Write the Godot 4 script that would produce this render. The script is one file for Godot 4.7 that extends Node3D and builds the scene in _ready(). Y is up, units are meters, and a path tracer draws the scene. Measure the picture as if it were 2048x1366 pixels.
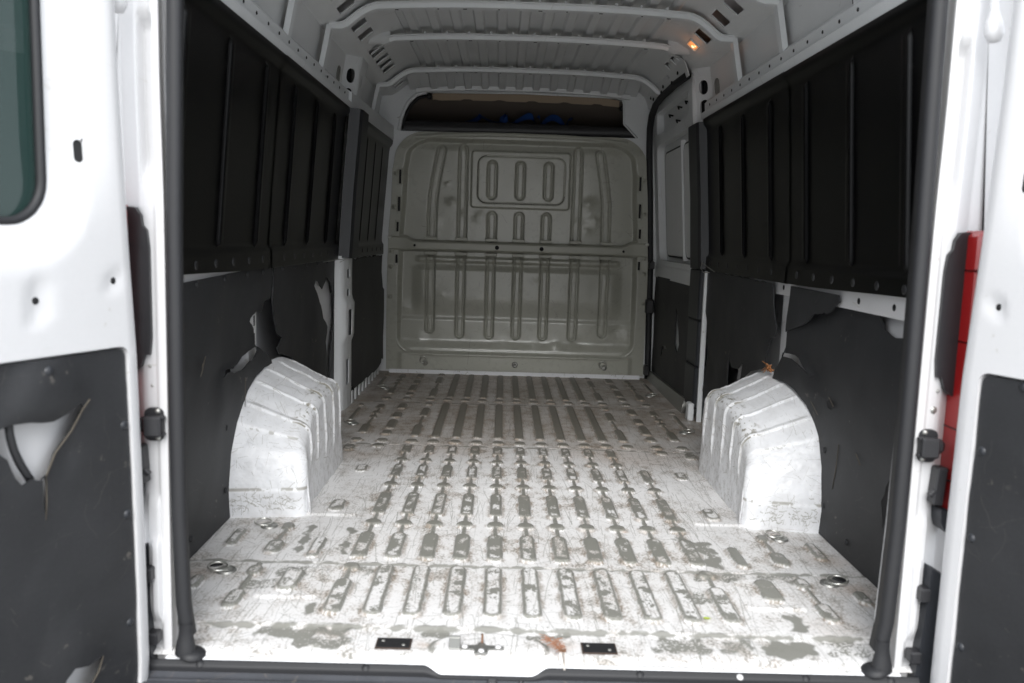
extends Node3D
# A worn cargo van seen through its open rear doors. Metres; x to the right, y up, z towards the camera.
# The load floor is y = 0, the rear edge of the sill is z = 0, the bulkhead stands at z = -3.7.

var van: Node3D
var M := {}
var taken := {}
var rng := RandomNumberGenerator.new()


# ---------------------------------------------------------------- helpers
class Geo:
	var st := SurfaceTool.new()
	func _init():
		st.begin(Mesh.PRIMITIVE_TRIANGLES)
	func sg(i: int):
		st.set_smooth_group(i)
	func tri(a: Vector3, b: Vector3, c: Vector3):
		st.add_vertex(a); st.add_vertex(b); st.add_vertex(c)
	func quad(a: Vector3, b: Vector3, c: Vector3, d: Vector3):
		tri(a, b, c); tri(a, c, d)
	func box(c: Vector3, s: Vector3, b := 0.002, B := Basis.IDENTITY):
		st.set_smooth_group(-1)
		var h := s * 0.5
		b = minf(b, minf(h.x, minf(h.y, h.z)) * 0.9)
		var pt := func(ax: int, sv: Vector3) -> Vector3:
			var v := Vector3(sv.x * (h.x - b), sv.y * (h.y - b), sv.z * (h.z - b))
			v[ax] = sv[ax] * h[ax]
			return c + B * v
		for ax in 3:
			var u := (ax + 1) % 3
			var w := (ax + 2) % 3
			for sn: float in [-1.0, 1.0]:
				var q: Array[Vector3] = []
				for k: Array in [[-1.0, -1.0], [1.0, -1.0], [1.0, 1.0], [-1.0, 1.0]]:
					var sv := Vector3.ZERO
					sv[ax] = sn; sv[u] = k[0]; sv[w] = k[1]
					q.append(pt.call(ax, sv))
				if sn < 0: quad(q[0], q[1], q[2], q[3])
				else: quad(q[3], q[2], q[1], q[0])
			for su: float in [-1.0, 1.0]:
				for sw: float in [-1.0, 1.0]:
					var a := Vector3.ZERO
					a[u] = su; a[w] = sw; a[ax] = -1.0
					var e := a
					e[ax] = 1.0
					if su * sw < 0: quad(pt.call(u, a), pt.call(u, e), pt.call(w, e), pt.call(w, a))
					else: quad(pt.call(w, a), pt.call(w, e), pt.call(u, e), pt.call(u, a))
		for sx: float in [-1.0, 1.0]:
			for sy: float in [-1.0, 1.0]:
				for sz: float in [-1.0, 1.0]:
					var sv := Vector3(sx, sy, sz)
					if sx * sy * sz < 0: tri(pt.call(0, sv), pt.call(1, sv), pt.call(2, sv))
					else: tri(pt.call(2, sv), pt.call(1, sv), pt.call(0, sv))
	# section (x across, y along ref) carried along a path that lies square to ref
	func sweep(path: Array, section: Array, ref: Vector3, cap := true, group := 1):
		st.set_smooth_group(group)
		var rings := []
		var way := 1.0
		var n0 := ref.cross((path[1] as Vector3) - (path[0] as Vector3))
		if n0.x + n0.y < 0.0: way = -1.0
		for i in path.size():
			var p: Vector3 = path[i]
			var t0: Vector3 = (p - path[i - 1]).normalized() if i > 0 else (path[1] - p).normalized()
			var t1: Vector3 = (path[i + 1] - p).normalized() if i < path.size() - 1 else t0
			var t := (t0 + t1).normalized()
			var n := ref.cross(t).normalized()
			var k := 1.0 / maxf(0.5, t.dot(t1))
			var ring := []
			for q: Vector2 in section:
				ring.append(p + n * q.x * k * way + ref * q.y)
			rings.append(ring)
		var m := section.size()
		for i in rings.size() - 1:
			for j in m:
				quad(rings[i][j], rings[i][(j + 1) % m], rings[i + 1][(j + 1) % m], rings[i + 1][j])
		if cap:
			st.set_smooth_group(-1)
			for e in [0, rings.size() - 1]:
				for j in range(1, m - 1):
					tri(rings[e][0], rings[e][j], rings[e][j + 1])
	func tube(path: Array, r: float, n := 8, closed := false):
		st.set_smooth_group(1)
		var rings := []
		var cnt := path.size()
		var side := Vector3.ZERO
		for i in cnt:
			var a: Vector3 = path[(i - 1 + cnt) % cnt] if closed or i > 0 else path[0]
			var b: Vector3 = path[(i + 1) % cnt] if closed or i < cnt - 1 else path[cnt - 1]
			var t := (b - a).normalized()
			if side == Vector3.ZERO:
				side = t.cross(Vector3.UP if absf(t.y) < 0.9 else Vector3.RIGHT).normalized()
			side = (side - t * side.dot(t)).normalized()
			var up := t.cross(side)
			var ring := []
			for k in n:
				ring.append(path[i] + (side * cos(TAU * k / n) + up * sin(TAU * k / n)) * r)
			rings.append(ring)
		for i in (cnt if closed else cnt - 1):
			for k in n:
				quad(rings[i][k], rings[i][(k + 1) % n], rings[(i + 1) % cnt][(k + 1) % n], rings[(i + 1) % cnt][k])
		if not closed:
			for e in [0, cnt - 1]:
				for k in range(1, n - 1): tri(rings[e][0], rings[e][k], rings[e][k + 1])
	func lathe(o: Vector3, axis: Vector3, prof: Array, n := 16):
		st.set_smooth_group(1)
		var a := axis.normalized()
		var u := a.cross(Vector3.UP if absf(a.y) < 0.9 else Vector3.RIGHT).normalized()
		var w := a.cross(u)
		for i in prof.size() - 1:
			for k in n:
				var q := []
				for e: Array in [[i, k], [i, k + 1], [i + 1, k + 1], [i + 1, k]]:
					var pr: Vector2 = prof[e[0]]
					var an: float = TAU * e[1] / n
					q.append(o + a * pr.y + (u * cos(an) + w * sin(an)) * pr.x)
				if prof[i].x > 1e-6: tri(q[0], q[1], q[2])
				if prof[i + 1].x > 1e-6: tri(q[0], q[2], q[3])
	func done(mat: Material) -> ArrayMesh:
		st.generate_normals()
		st.index()
		var m := st.commit()
		m.surface_set_material(0, mat)
		return m


func numbered(parent: Node, called: String) -> String:
	var key := "%d %s" % [parent.get_instance_id(), called]
	var n: int = taken.get(key, 0)
	taken[key] = n + 1
	return called if n == 0 else "%s_%03d" % [called, n]


func put(called: String, g, mat: Material, parent: Node = null, label := "") -> MeshInstance3D:
	var o := MeshInstance3D.new()
	o.mesh = g.done(mat) if g is Geo else g
	if not g is Geo: o.mesh.surface_set_material(0, mat)
	var par: Node = van if parent == null else parent
	o.name = numbered(par, called)
	par.add_child(o, true)
	if label: o.set_meta("label", label)
	return o


func holder(called: String, parent: Node = null, label := "") -> Node3D:
	var o := Node3D.new()
	var par: Node = van if parent == null else parent
	o.name = numbered(par, called)
	par.add_child(o, true)
	if label: o.set_meta("label", label)
	return o


func tag(o: Node, label: String, category: String):
	o.set_meta("label", label)
	o.set_meta("category", category)


func snap(p: Vector2) -> Vector2:
	return Vector2(snappedf(p.x, 0.0002), snappedf(p.y, 0.0002))


func cuts(a: float, b: float, cell: float, extra: Array) -> Array:
	var out := [a]
	if cell > 0:
		var n := int(ceil((b - a) / cell))
		for i in range(1, n): out.append(a + (b - a) * i / n)
	out.append(b)
	for e: float in extra:
		if e > a and e < b: out.append(e)
	out.sort()
	var clean := [out[0]]
	for v: float in out:
		if v - clean[-1] > 0.0015: clean.append(v)
	clean[-1] = b
	return clean


# A flat-patterned sheet: outline and holes in its own (u, v), f(uv, depth) puts it in place.
func sheet(g: Geo, outline: Array, holes: Array, cell: float, f: Callable, thick := 0.0, back := false, group := 1):
	var line := PackedVector2Array(outline)
	if Geometry2D.is_polygon_clockwise(line): line.reverse()
	var hl: Array[PackedVector2Array] = []
	var hb: Array[Rect2] = []
	var ex := []
	var ey := []
	for h: Array in holes:
		var q := PackedVector2Array(h)
		if Geometry2D.is_polygon_clockwise(q): q.reverse()
		var r := Rect2(q[0], Vector2.ZERO)
		for p in q: r = r.expand(p)
		hl.append(q); hb.append(r)
		ex.append(r.get_center().x); ey.append(r.get_center().y)
	var bb := Rect2(line[0], Vector2.ZERO)
	for p in line: bb = bb.expand(p)
	var xs := cuts(bb.position.x, bb.end.x, cell, ex)
	var ys := cuts(bb.position.y, bb.end.y, cell, ey)
	g.sg(group)
	for i in xs.size() - 1:
		for j in ys.size() - 1:
			var rect := PackedVector2Array([Vector2(xs[i], ys[j]), Vector2(xs[i + 1], ys[j]), Vector2(xs[i + 1], ys[j + 1]), Vector2(xs[i], ys[j + 1])])
			var polys: Array[PackedVector2Array] = Geometry2D.intersect_polygons(line, rect)
			var rb := Rect2(rect[0], rect[2] - rect[0])
			for k in hl.size():
				if not hb[k].intersects(rb): continue
				var left: Array[PackedVector2Array] = []
				for p in polys: left.append_array(Geometry2D.clip_polygons(p, hl[k]))
				polys = left
			for p in polys:
				if Geometry2D.is_polygon_clockwise(p): continue
				var q := PackedVector2Array()
				for v in p:
					var sv := snap(v)
					if q.is_empty() or q[-1] != sv: q.append(sv)
				if q.size() > 2 and q[0] == q[-1]: q.remove_at(q.size() - 1)
				if q.size() < 3: continue
				var ix := Geometry2D.triangulate_polygon(q)
				for t in range(0, ix.size(), 3):
					g.tri(f.call(q[ix[t]], 0.0), f.call(q[ix[t + 1]], 0.0), f.call(q[ix[t + 2]], 0.0))
					if back: g.tri(f.call(q[ix[t + 2]], thick), f.call(q[ix[t + 1]], thick), f.call(q[ix[t]], thick))
	if thick != 0.0:
		var loops: Array[PackedVector2Array] = [line]
		loops.append_array(hl)
		g.sg(group + 1)
		for lp in loops:
			for i in lp.size():
				var a := lp[i]
				var b := lp[(i + 1) % lp.size()]
				var n := 1 if cell <= 0 else maxi(1, int(ceil(a.distance_to(b) / cell)))
				for k in n:
					var p := snap(a.lerp(b, float(k) / n))
					var q := snap(a.lerp(b, float(k + 1) / n))
					g.quad(f.call(p, 0.0), f.call(q, 0.0), f.call(q, thick), f.call(p, thick))


func grid_mesh(nu: int, nv: int, f: Callable, colour = null) -> ArrayMesh:
	var pos := PackedVector3Array()
	var uv := PackedVector2Array()
	var col := PackedColorArray()
	pos.resize((nu + 1) * (nv + 1)); uv.resize(pos.size())
	if colour != null: col.resize(pos.size())
	var k := 0
	for j in nv + 1:
		for i in nu + 1:
			var u := float(i) / nu
			var v := float(j) / nv
			pos[k] = f.call(u, v)
			uv[k] = Vector2(u, v)
			if colour != null: col[k] = colour.call(u, v)
			k += 1
	return from_grid(nu, nv, pos, uv, col)


func from_grid(nu: int, nv: int, pos: PackedVector3Array, uv: PackedVector2Array, col := PackedColorArray()) -> ArrayMesh:
	var nor := PackedVector3Array()
	nor.resize(pos.size())
	var ix := PackedInt32Array()
	ix.resize(nu * nv * 6)
	var w := nu + 1
	var k := 0
	for j in nv + 1:
		for i in w:
			var c := j * w + i
			var du := pos[c + (1 if i < nu else 0)] - pos[c - (1 if i > 0 else 0)]
			var dv := pos[c + (w if j < nv else 0)] - pos[c - (w if j > 0 else 0)]
			var n := du.cross(dv)
			nor[c] = n.normalized() if n.length_squared() > 1e-20 else Vector3.UP
			if i < nu and j < nv:
				ix[k] = c; ix[k + 1] = c + w; ix[k + 2] = c + 1
				ix[k + 3] = c + 1; ix[k + 4] = c + w; ix[k + 5] = c + w + 1
				k += 6
	var arr := []
	arr.resize(Mesh.ARRAY_MAX)
	arr[Mesh.ARRAY_VERTEX] = pos
	arr[Mesh.ARRAY_NORMAL] = nor
	arr[Mesh.ARRAY_TEX_UV] = uv
	if not col.is_empty(): arr[Mesh.ARRAY_COLOR] = col
	arr[Mesh.ARRAY_INDEX] = ix
	var m := ArrayMesh.new()
	m.add_surface_from_arrays(Mesh.PRIMITIVE_TRIANGLES, arr)
	return m


func v2(a: Array) -> Array:      # [x, y, x, y ...] to points
	var out := []
	for i in range(0, a.size(), 2): out.append(Vector2(a[i], a[i + 1]))
	return out


func rrect(x0: float, y0: float, x1: float, y1: float, r: float, n := 5) -> Array:
	var out := []
	for c: Array in [[x1 - r, y1 - r, 0.0], [x0 + r, y1 - r, 0.25], [x0 + r, y0 + r, 0.5], [x1 - r, y0 + r, 0.75]]:
		for k in n + 1:
			var a: float = TAU * (c[2] + 0.25 * k / n)
			out.append(Vector2(c[0] + r * cos(a), c[1] + r * sin(a)))
	return out


func ragged(pts: Array, amount: float, step: float, sd: int) -> Array:   # a torn edge between the given points
	var r := RandomNumberGenerator.new()
	r.seed = sd
	var out := []
	for i in pts.size():
		var a: Vector2 = pts[i]
		var b: Vector2 = pts[(i + 1) % pts.size()]
		var n := maxi(1, int(a.distance_to(b) / step))
		var nn := (b - a).normalized().orthogonal()
		out.append(a)
		for k in range(1, n):
			out.append(a.lerp(b, float(k) / n) + nn * r.randf_range(-amount, amount))
	return out


func torn(pts: Array, amount: float, step: float, sd: int) -> Array:   # the same along an open line
	var r := RandomNumberGenerator.new()
	r.seed = sd
	var out := [pts[0]]
	for i in pts.size() - 1:
		var a: Vector2 = pts[i]
		var b: Vector2 = pts[i + 1]
		var n := maxi(1, int(a.distance_to(b) / step))
		var nn := (b - a).normalized().orthogonal()
		for k in range(1, n): out.append(a.lerp(b, float(k) / n) + nn * r.randf_range(-amount, amount))
		out.append(b)
	return out


static func sst(a: float, b: float, x: float) -> float:
	var t := clampf((x - a) / (b - a), 0.0, 1.0)
	return t * t * (3.0 - 2.0 * t)


static func capsule(p: Vector2, a: Vector2, b: Vector2, r: float) -> float:
	var ab := b - a
	var t := clampf((p - a).dot(ab) / maxf(ab.length_squared(), 1e-9), 0.0, 1.0)
	return p.distance_to(a + ab * t) - r


static func rbox(p: Vector2, c: Vector2, h: Vector2, r: float) -> float:
	var q := (p - c).abs() - h + Vector2(r, r)
	return minf(maxf(q.x, q.y), 0.0) + Vector2(maxf(q.x, 0.0), maxf(q.y, 0.0)).length() - r


static func pick(tab: Array, x: float) -> float:    # piecewise linear table [x, y, x, y ...]
	if x <= tab[0]: return tab[1]
	for i in range(2, tab.size(), 2):
		if x <= tab[i]:
			return lerpf(tab[i - 1], tab[i + 1], (x - tab[i - 2]) / (tab[i] - tab[i - 2]))
	return tab[tab.size() - 1]


# ---------------------------------------------------------------- materials
func lin(r: float, g: float, b: float) -> Color:
	return Color(r, g, b).linear_to_srgb()


func mat(r: float, g: float, b: float, rough: float, metal := 0.0) -> StandardMaterial3D:
	var m := StandardMaterial3D.new()
	m.albedo_color = lin(r, g, b)
	m.roughness = rough
	m.metallic = metal
	m.cull_mode = BaseMaterial3D.CULL_DISABLED
	return m


func noise_bytes(w: int, h: int, freq: float, oct: int, sd: int, seamless := false) -> PackedByteArray:
	var n := FastNoiseLite.new()
	n.noise_type = FastNoiseLite.TYPE_SIMPLEX_SMOOTH
	n.frequency = freq
	n.fractal_octaves = oct
	n.seed = sd
	var im := n.get_seamless_image(w, h) if seamless else n.get_image(w, h)
	im.convert(Image.FORMAT_L8)
	return im.get_data()


# thin random lines into a mask; dir and spread in radians, sizes in texels
func strokes(buf: PackedByteArray, w: int, h: int, count: int, l0: float, l1: float, dir: float, spread: float, v0: int, v1: int, r: RandomNumberGenerator, curl := 0.05, y0 := 0.0, y1 := 1.0):
	for c in count:
		var p := Vector2(r.randf() * w, lerpf(y0, y1, r.randf()) * h)
		var a := dir + r.randfn(0.0, spread)
		var n := int(lerpf(l0, l1, pow(r.randf(), 2.2)))
		var v := r.randi_range(v0, v1)
		for k in n:
			var x := posmod(int(p.x), w)
			var y := posmod(int(p.y), h)
			var i := y * w + x
			if buf[i] < v: buf[i] = v
			a += r.randf_range(-curl, curl)
			p += Vector2(cos(a), sin(a))
	return


func image_tex(w: int, h: int, data: PackedByteArray) -> ImageTexture:
	var im := Image.create_from_data(w, h, false, Image.FORMAT_RGB8, data)
	return ImageTexture.create_from_image(im)


func s8(v: float) -> int:
	return clampi(int(255.0 * (1.055 * pow(clampf(v, 0.0, 1.0), 1.0 / 2.4) - 0.055)), 0, 255)


# a tile (1 m) of one paint with another tone coming through in scratches and chips
func worn_tile(size: int, base: Color, under: Color, dirt: float, chips: float, lines: int, sd: int) -> ImageTexture:
	var r := RandomNumberGenerator.new()
	r.seed = sd
	var big := noise_bytes(size, size, 4.0 / size, 4, sd, true)
	var mid := noise_bytes(size, size, 22.0 / size, 4, sd + 1, true)
	var fine := noise_bytes(size, size, 90.0 / size, 2, sd + 2, true)
	var mask := PackedByteArray()
	mask.resize(size * size)
	strokes(mask, size, size, lines, 4, 90, 0.0, 3.0, 70, 235, r, 0.16)
	strokes(mask, size, size, lines * 3, 1, 8, 0.0, 3.0, 60, 200, r)
	var out := PackedByteArray()
	out.resize(size * size * 3)
	for i in size * size:
		var chip := sst(0.0, 0.06, big[i] / 255.0 * 0.35 + mid[i] / 255.0 * 0.5 + fine[i] / 255.0 * 0.15 - (1.0 - chips))
		var k := maxf(chip, mask[i] / 255.0)
		var d := 1.0 - dirt * (0.6 * (big[i] / 255.0) + 0.4 * (fine[i] / 255.0))
		out[i * 3] = s8(lerpf(base.r * d, under.r, k))
		out[i * 3 + 1] = s8(lerpf(base.g * d, under.g, k))
		out[i * 3 + 2] = s8(lerpf(base.b * d, under.b, k))
	return image_tex(size, size, out)


func tiled(m: StandardMaterial3D, t: Texture2D, scale := 1.0) -> StandardMaterial3D:
	m.albedo_color = Color.WHITE
	m.albedo_texture = t
	m.uv1_triplanar = true
	m.uv1_world_triplanar = true
	m.uv1_scale = Vector3.ONE * scale
	return m


func make_materials():
	M.white = tiled(mat(1, 1, 1, 0.30), worn_tile(512, Color(0.585, 0.585, 0.592), Color(0.40, 0.385, 0.35), 0.07, 0.24, 16, 3), 0.9)
	M.white_worn = tiled(mat(1, 1, 1, 0.42), worn_tile(1024, Color(0.79, 0.80, 0.82), Color(0.26, 0.25, 0.20), 0.16, 0.30, 170, 5), 1.0)
	M.inner = tiled(mat(1, 1, 1, 0.38), worn_tile(512, Color(0.74, 0.76, 0.77), Color(0.42, 0.42, 0.40), 0.12, 0.2, 26, 11), 0.8)
	M.roof = tiled(mat(1, 1, 1, 0.42), worn_tile(512, Color(0.75, 0.765, 0.77), Color(0.45, 0.44, 0.41), 0.10, 0.2, 14, 14), 0.8)
	M.primer = mat(0.40, 0.402, 0.345, 0.32)
	M.lining = tiled(mat(1, 1, 1, 0.55), worn_tile(1024, Color(0.030, 0.031, 0.0335), Color(0.10, 0.093, 0.083), 0.45, 0.27, 150, 21), 1.0)
	M.lining.metallic_specular = 0.4
	M.upper = tiled(mat(1, 1, 1, 0.34), worn_tile(512, Color(0.0020, 0.0020, 0.0022), Color(0.012, 0.012, 0.012), 0.3, 0.25, 50, 24), 1.0)
	M.upper.metallic_specular = 0.34
	M.trim = mat(0.017, 0.019, 0.023, 0.45)
	M.rubber = mat(0.013, 0.0135, 0.0155, 0.6)
	M.plastic = mat(0.018, 0.018, 0.020, 0.42)
	M.step = tiled(mat(1, 1, 1, 0.5), worn_tile(512, Color(0.060, 0.063, 0.072), Color(0.14, 0.12, 0.10), 0.4, 0.3, 60, 27), 1.6)
	M.dark = mat(0.006, 0.006, 0.007, 0.8)
	M.zinc = mat(0.62, 0.62, 0.58, 0.34, 0.85)
	M.zinc_dull = mat(0.36, 0.36, 0.34, 0.45, 0.8)
	M.rust = mat(0.16, 0.085, 0.05, 0.85)
	M.well_rim = mat(0.045, 0.028, 0.020, 0.8)
	M.red = mat(0.26, 0.0025, 0.003, 0.10)
	M.red_dark = mat(0.07, 0.003, 0.003, 0.25)
	M.red.clearcoat_enabled = true
	M.red.clearcoat = 0.8
	M.board = mat(0.10, 0.082, 0.068, 0.85)
	M.beige = mat(0.36, 0.28, 0.20, 0.7)
	M.strap = mat(0.010, 0.055, 0.22, 0.75)
	M.fibre = mat(0.40, 0.17, 0.065, 0.85)
	M.feather = mat(0.75, 0.70, 0.64, 0.85)
	M.feather_brown = mat(0.30, 0.15, 0.09, 0.85)
	M.leaf = mat(0.38, 0.48, 0.05, 0.6)
	M.shell = mat(0.72, 0.73, 0.75, 0.3)
	M.fray = mat(0.085, 0.072, 0.056, 0.85)
	M.glass = mat(0.018, 0.040, 0.036, 0.03)
	M.glass.transparency = BaseMaterial3D.TRANSPARENCY_ALPHA
	M.glass.albedo_color.a = 0.86
	M.ground = tiled(mat(1, 1, 1, 0.9), worn_tile(512, Color(0.36, 0.355, 0.34), Color(0.22, 0.215, 0.21), 0.30, 0.42, 120, 33), 0.35)
	M.lens = mat(0.9, 0.6, 0.35, 0.2)
	M.lens.emission_enabled = true
	M.lens.emission = lin(1.0, 0.36, 0.10)
	M.lens.emission_energy_multiplier = 0.09
	M.bulb = mat(1.0, 0.8, 0.5, 0.3)
	M.bulb.emission_enabled = true
	M.bulb.emission = lin(1.0, 0.62, 0.30)
	M.bulb.emission_energy_multiplier = 0.6


# ---------------------------------------------------------------- floor
var ribs := []      # [x, z0, z1, half width, height, slope, kind]


func rib(x: float, z0: float, z1: float, r: float, h := 0.009, kind := 0):
	ribs.append([x, minf(z0, z1) - 0.003, maxf(z0, z1) + 0.003, r * 1.22, h, 0.0058, 1 if z1 - z0 < 0.055 and kind == 0 else kind])


func chain(x: float, z0: float, z1: float):       # the thin ridge that links two ribs
	ribs.append([x, minf(z0, z1), maxf(z0, z1), 0.0085, 0.006, 0.005, 3])


func lay_ribs():
	for k in range(-4, 5): rib(k * 0.0945, -0.472, -0.175, 0.0205)
	for s: float in [-1.0, 1.0]:
		rib(s * 0.472, -0.480, -0.440, 0.020); chain(s * 0.472, -0.445, -0.365); rib(s * 0.472, -0.375, -0.178, 0.020)
		rib(s * 0.605, -0.418, -0.290, 0.023, 0.010, 2)
		chain(s * 0.715, -0.475, -0.43); rib(s * 0.713, -0.446, -0.386, 0.017); chain(s * 0.714, -0.39, -0.285); rib(s * 0.714, -0.292, -0.196, 0.018)
		rib(s * 0.838, -0.372, -0.300, 0.015)
		rib(s * 0.838, -0.725, -0.600, 0.015, 0.009, 2)
		rib(s * 0.713, -0.785, -0.735, 0.016); chain(s * 0.711, -0.74, -0.63); rib(s * 0.711, -0.64, -0.548, 0.020)
		rib(s * 0.593, -0.672, -0.528, 0.016, 0.009, 2)
		rib(s * 0.602, -1.46, -1.375, 0.019, 0.009, 2); rib(s * 0.604, -1.01, -0.905, 0.021, 0.009, 2)
		for base: Array in [[-2.67, -1.94, -1.857], [-3.62, -2.866, -2.786]]:
			var zf: float = base[0]
			var L: float = base[1] - zf
			var at := func(t: float) -> float: return zf + L * t
			rib(s * 0.46, at.call(-0.01), at.call(0.05), 0.018); rib(s * 0.46, at.call(0.17), at.call(0.42), 0.017)
			chain(s * 0.46, at.call(0.42), at.call(0.70)); rib(s * 0.46, at.call(0.69), at.call(0.99), 0.018)
			for d: Array in [[0.03, 0.2], [0.34, 0.49], [0.57, 0.80], [0.87, 0.97]]:
				rib(s * 0.588, at.call(d[0]), at.call(d[1]), 0.020)
			rib(s * 0.697, at.call(0.08), at.call(0.22), 0.017); rib(s * 0.697, at.call(0.32), at.call(0.39), 0.018)
			rib(s * 0.697, at.call(0.46), at.call(0.52), 0.018); chain(s * 0.697, at.call(0.2), at.call(0.75)); rib(s * 0.697, at.call(0.72), at.call(0.93), 0.019)
			rib(s * 0.795, at.call(0.22), at.call(0.60), 0.010); rib(s * 0.80, at.call(0.08), at.call(0.13), 0.013)
			for x: float in [0.588, 0.697]: rib(s * x, base[2] - 0.024, base[2] + 0.024, 0.022)
		rib(s * 0.592, -1.785, -1.745, 0.022); rib(s * 0.705, -1.76, -1.68, 0.020)
	for k in range(-5, 6):
		for z: float in [-1.857, -2.786]: rib(k * 0.0925, z - 0.024, z + 0.024, 0.023)
		var x := k * 0.0935
		if k < 5:
			rib(x, -1.785, -1.655, 0.017); chain(x, -1.66, -1.46); rib(x, -1.573, -1.525, 0.021)
		rib(x, -1.475, -1.312, 0.017); chain(x, -1.32, -1.11); rib(x, -1.245, -1.197, 0.022)
		rib(x, -1.124, -0.897, 0.018); chain(x, -0.905, -0.715); rib(x, -0.840, -0.790, 0.023)
		rib(x, -0.725, -0.530, 0.020)
	for k in range(-4, 5):
		rib(k * 0.092, -2.69, -1.938, 0.017); rib(k * 0.0905, -3.62, -2.866, 0.017)


func build_floor():
	var hw := 0.93
	var z_end := -3.72
	# geometry: the pressed sheet
	var nx := 465
	var nz := 744
	var w := nx + 1
	var dx := 2.0 * hw / nx
	var dz := -z_end / nz
	var hgt := PackedFloat32Array()
	hgt.resize(w * (nz + 1))
	for rb: Array in ribs:
		var a := Vector2(rb[0], rb[1] + rb[3])
		var b := Vector2(rb[0], rb[2] - rb[3])
		if a.y > b.y: a.y = (rb[1] + rb[2]) * 0.5; b.y = a.y
		var r: float = rb[3]
		for j in range(maxi(0, int((-rb[2] - 0.003) / dz)), mini(nz, int((-rb[1] + 0.003) / dz) + 1) + 1):
			for i in range(maxi(0, int((rb[0] - r - 0.002 + hw) / dx)), mini(nx, int((rb[0] + r + 0.002 + hw) / dx) + 1) + 1):
				var sd := capsule(Vector2(-hw + i * dx, -j * dz), a, b, r)
				if sd < 0.0:
					var v: float = rb[4] * sst(0.0, rb[5], -sd)
					if v > hgt[j * w + i]: hgt[j * w + i] = v
	var wob := FastNoiseLite.new()
	wob.frequency = 2.2
	wob.seed = 3
	var pos := PackedVector3Array()
	var uv := PackedVector2Array()
	pos.resize(hgt.size()); uv.resize(hgt.size())
	for j in nz + 1:
		var z := -j * dz
		var seam := 0.0
		for q: Array in [[-0.49, 0.010, 0.004], [-1.80, 0.010, 0.004], [-2.71, 0.010, 0.004], [-0.123, 0.006, 0.004]]:
			seam -= q[2] * (1.0 - sst(0.0, q[1], absf(z - q[0])))
		if z > -0.49: seam += 0.003
		if z > -0.123: seam -= 0.006 * sst(-0.123, -0.115, z)
		for i in w:
			var x := -hw + i * dx
			var k := j * w + i
			var y := hgt[k] + seam + 0.0016 * wob.get_noise_2d(x, z)
			# pressed plates beside the arches and the swage lines of the rear corners
			var ax := absf(x)
			if ax > 0.48:
				y += 0.005 * sst(0.004, -0.004, rbox(Vector2(ax, z), Vector2(0.60, -0.355), Vector2(0.075, 0.095), 0.02))
				y += 0.005 * sst(0.004, -0.004, rbox(Vector2(ax, z), Vector2(0.62, -0.965), Vector2(0.085, 0.09), 0.02))
			if z > -0.123:
				for xs: float in [-0.60, -0.475, -0.41, 0.247, 0.396, 0.481]:
					y += 0.004 * sst(0.004, -0.004, rbox(Vector2(x, z), Vector2(xs, -0.075), Vector2(0.011, 0.042), 0.006))
				var ov := Vector2((x + 0.10) / 0.125, (z + 0.045) / 0.062).length()
				y += 0.007 * sst(1.05, 0.92, ov)
				var t := clampf((z + 0.034) / 0.034, 0.0, 1.0)
				y -= 0.008 * t * t
			pos[k] = Vector3(x, y, z)
			uv[k] = Vector2(float(i) / nx, float(j) / nz)
	var m := StandardMaterial3D.new()
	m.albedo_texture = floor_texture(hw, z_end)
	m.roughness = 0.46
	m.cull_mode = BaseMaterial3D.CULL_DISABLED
	put("load_floor", from_grid(nx, nz, pos, uv), m, null, "ribbed steel load floor, white paint worn through to grey primer")


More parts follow.
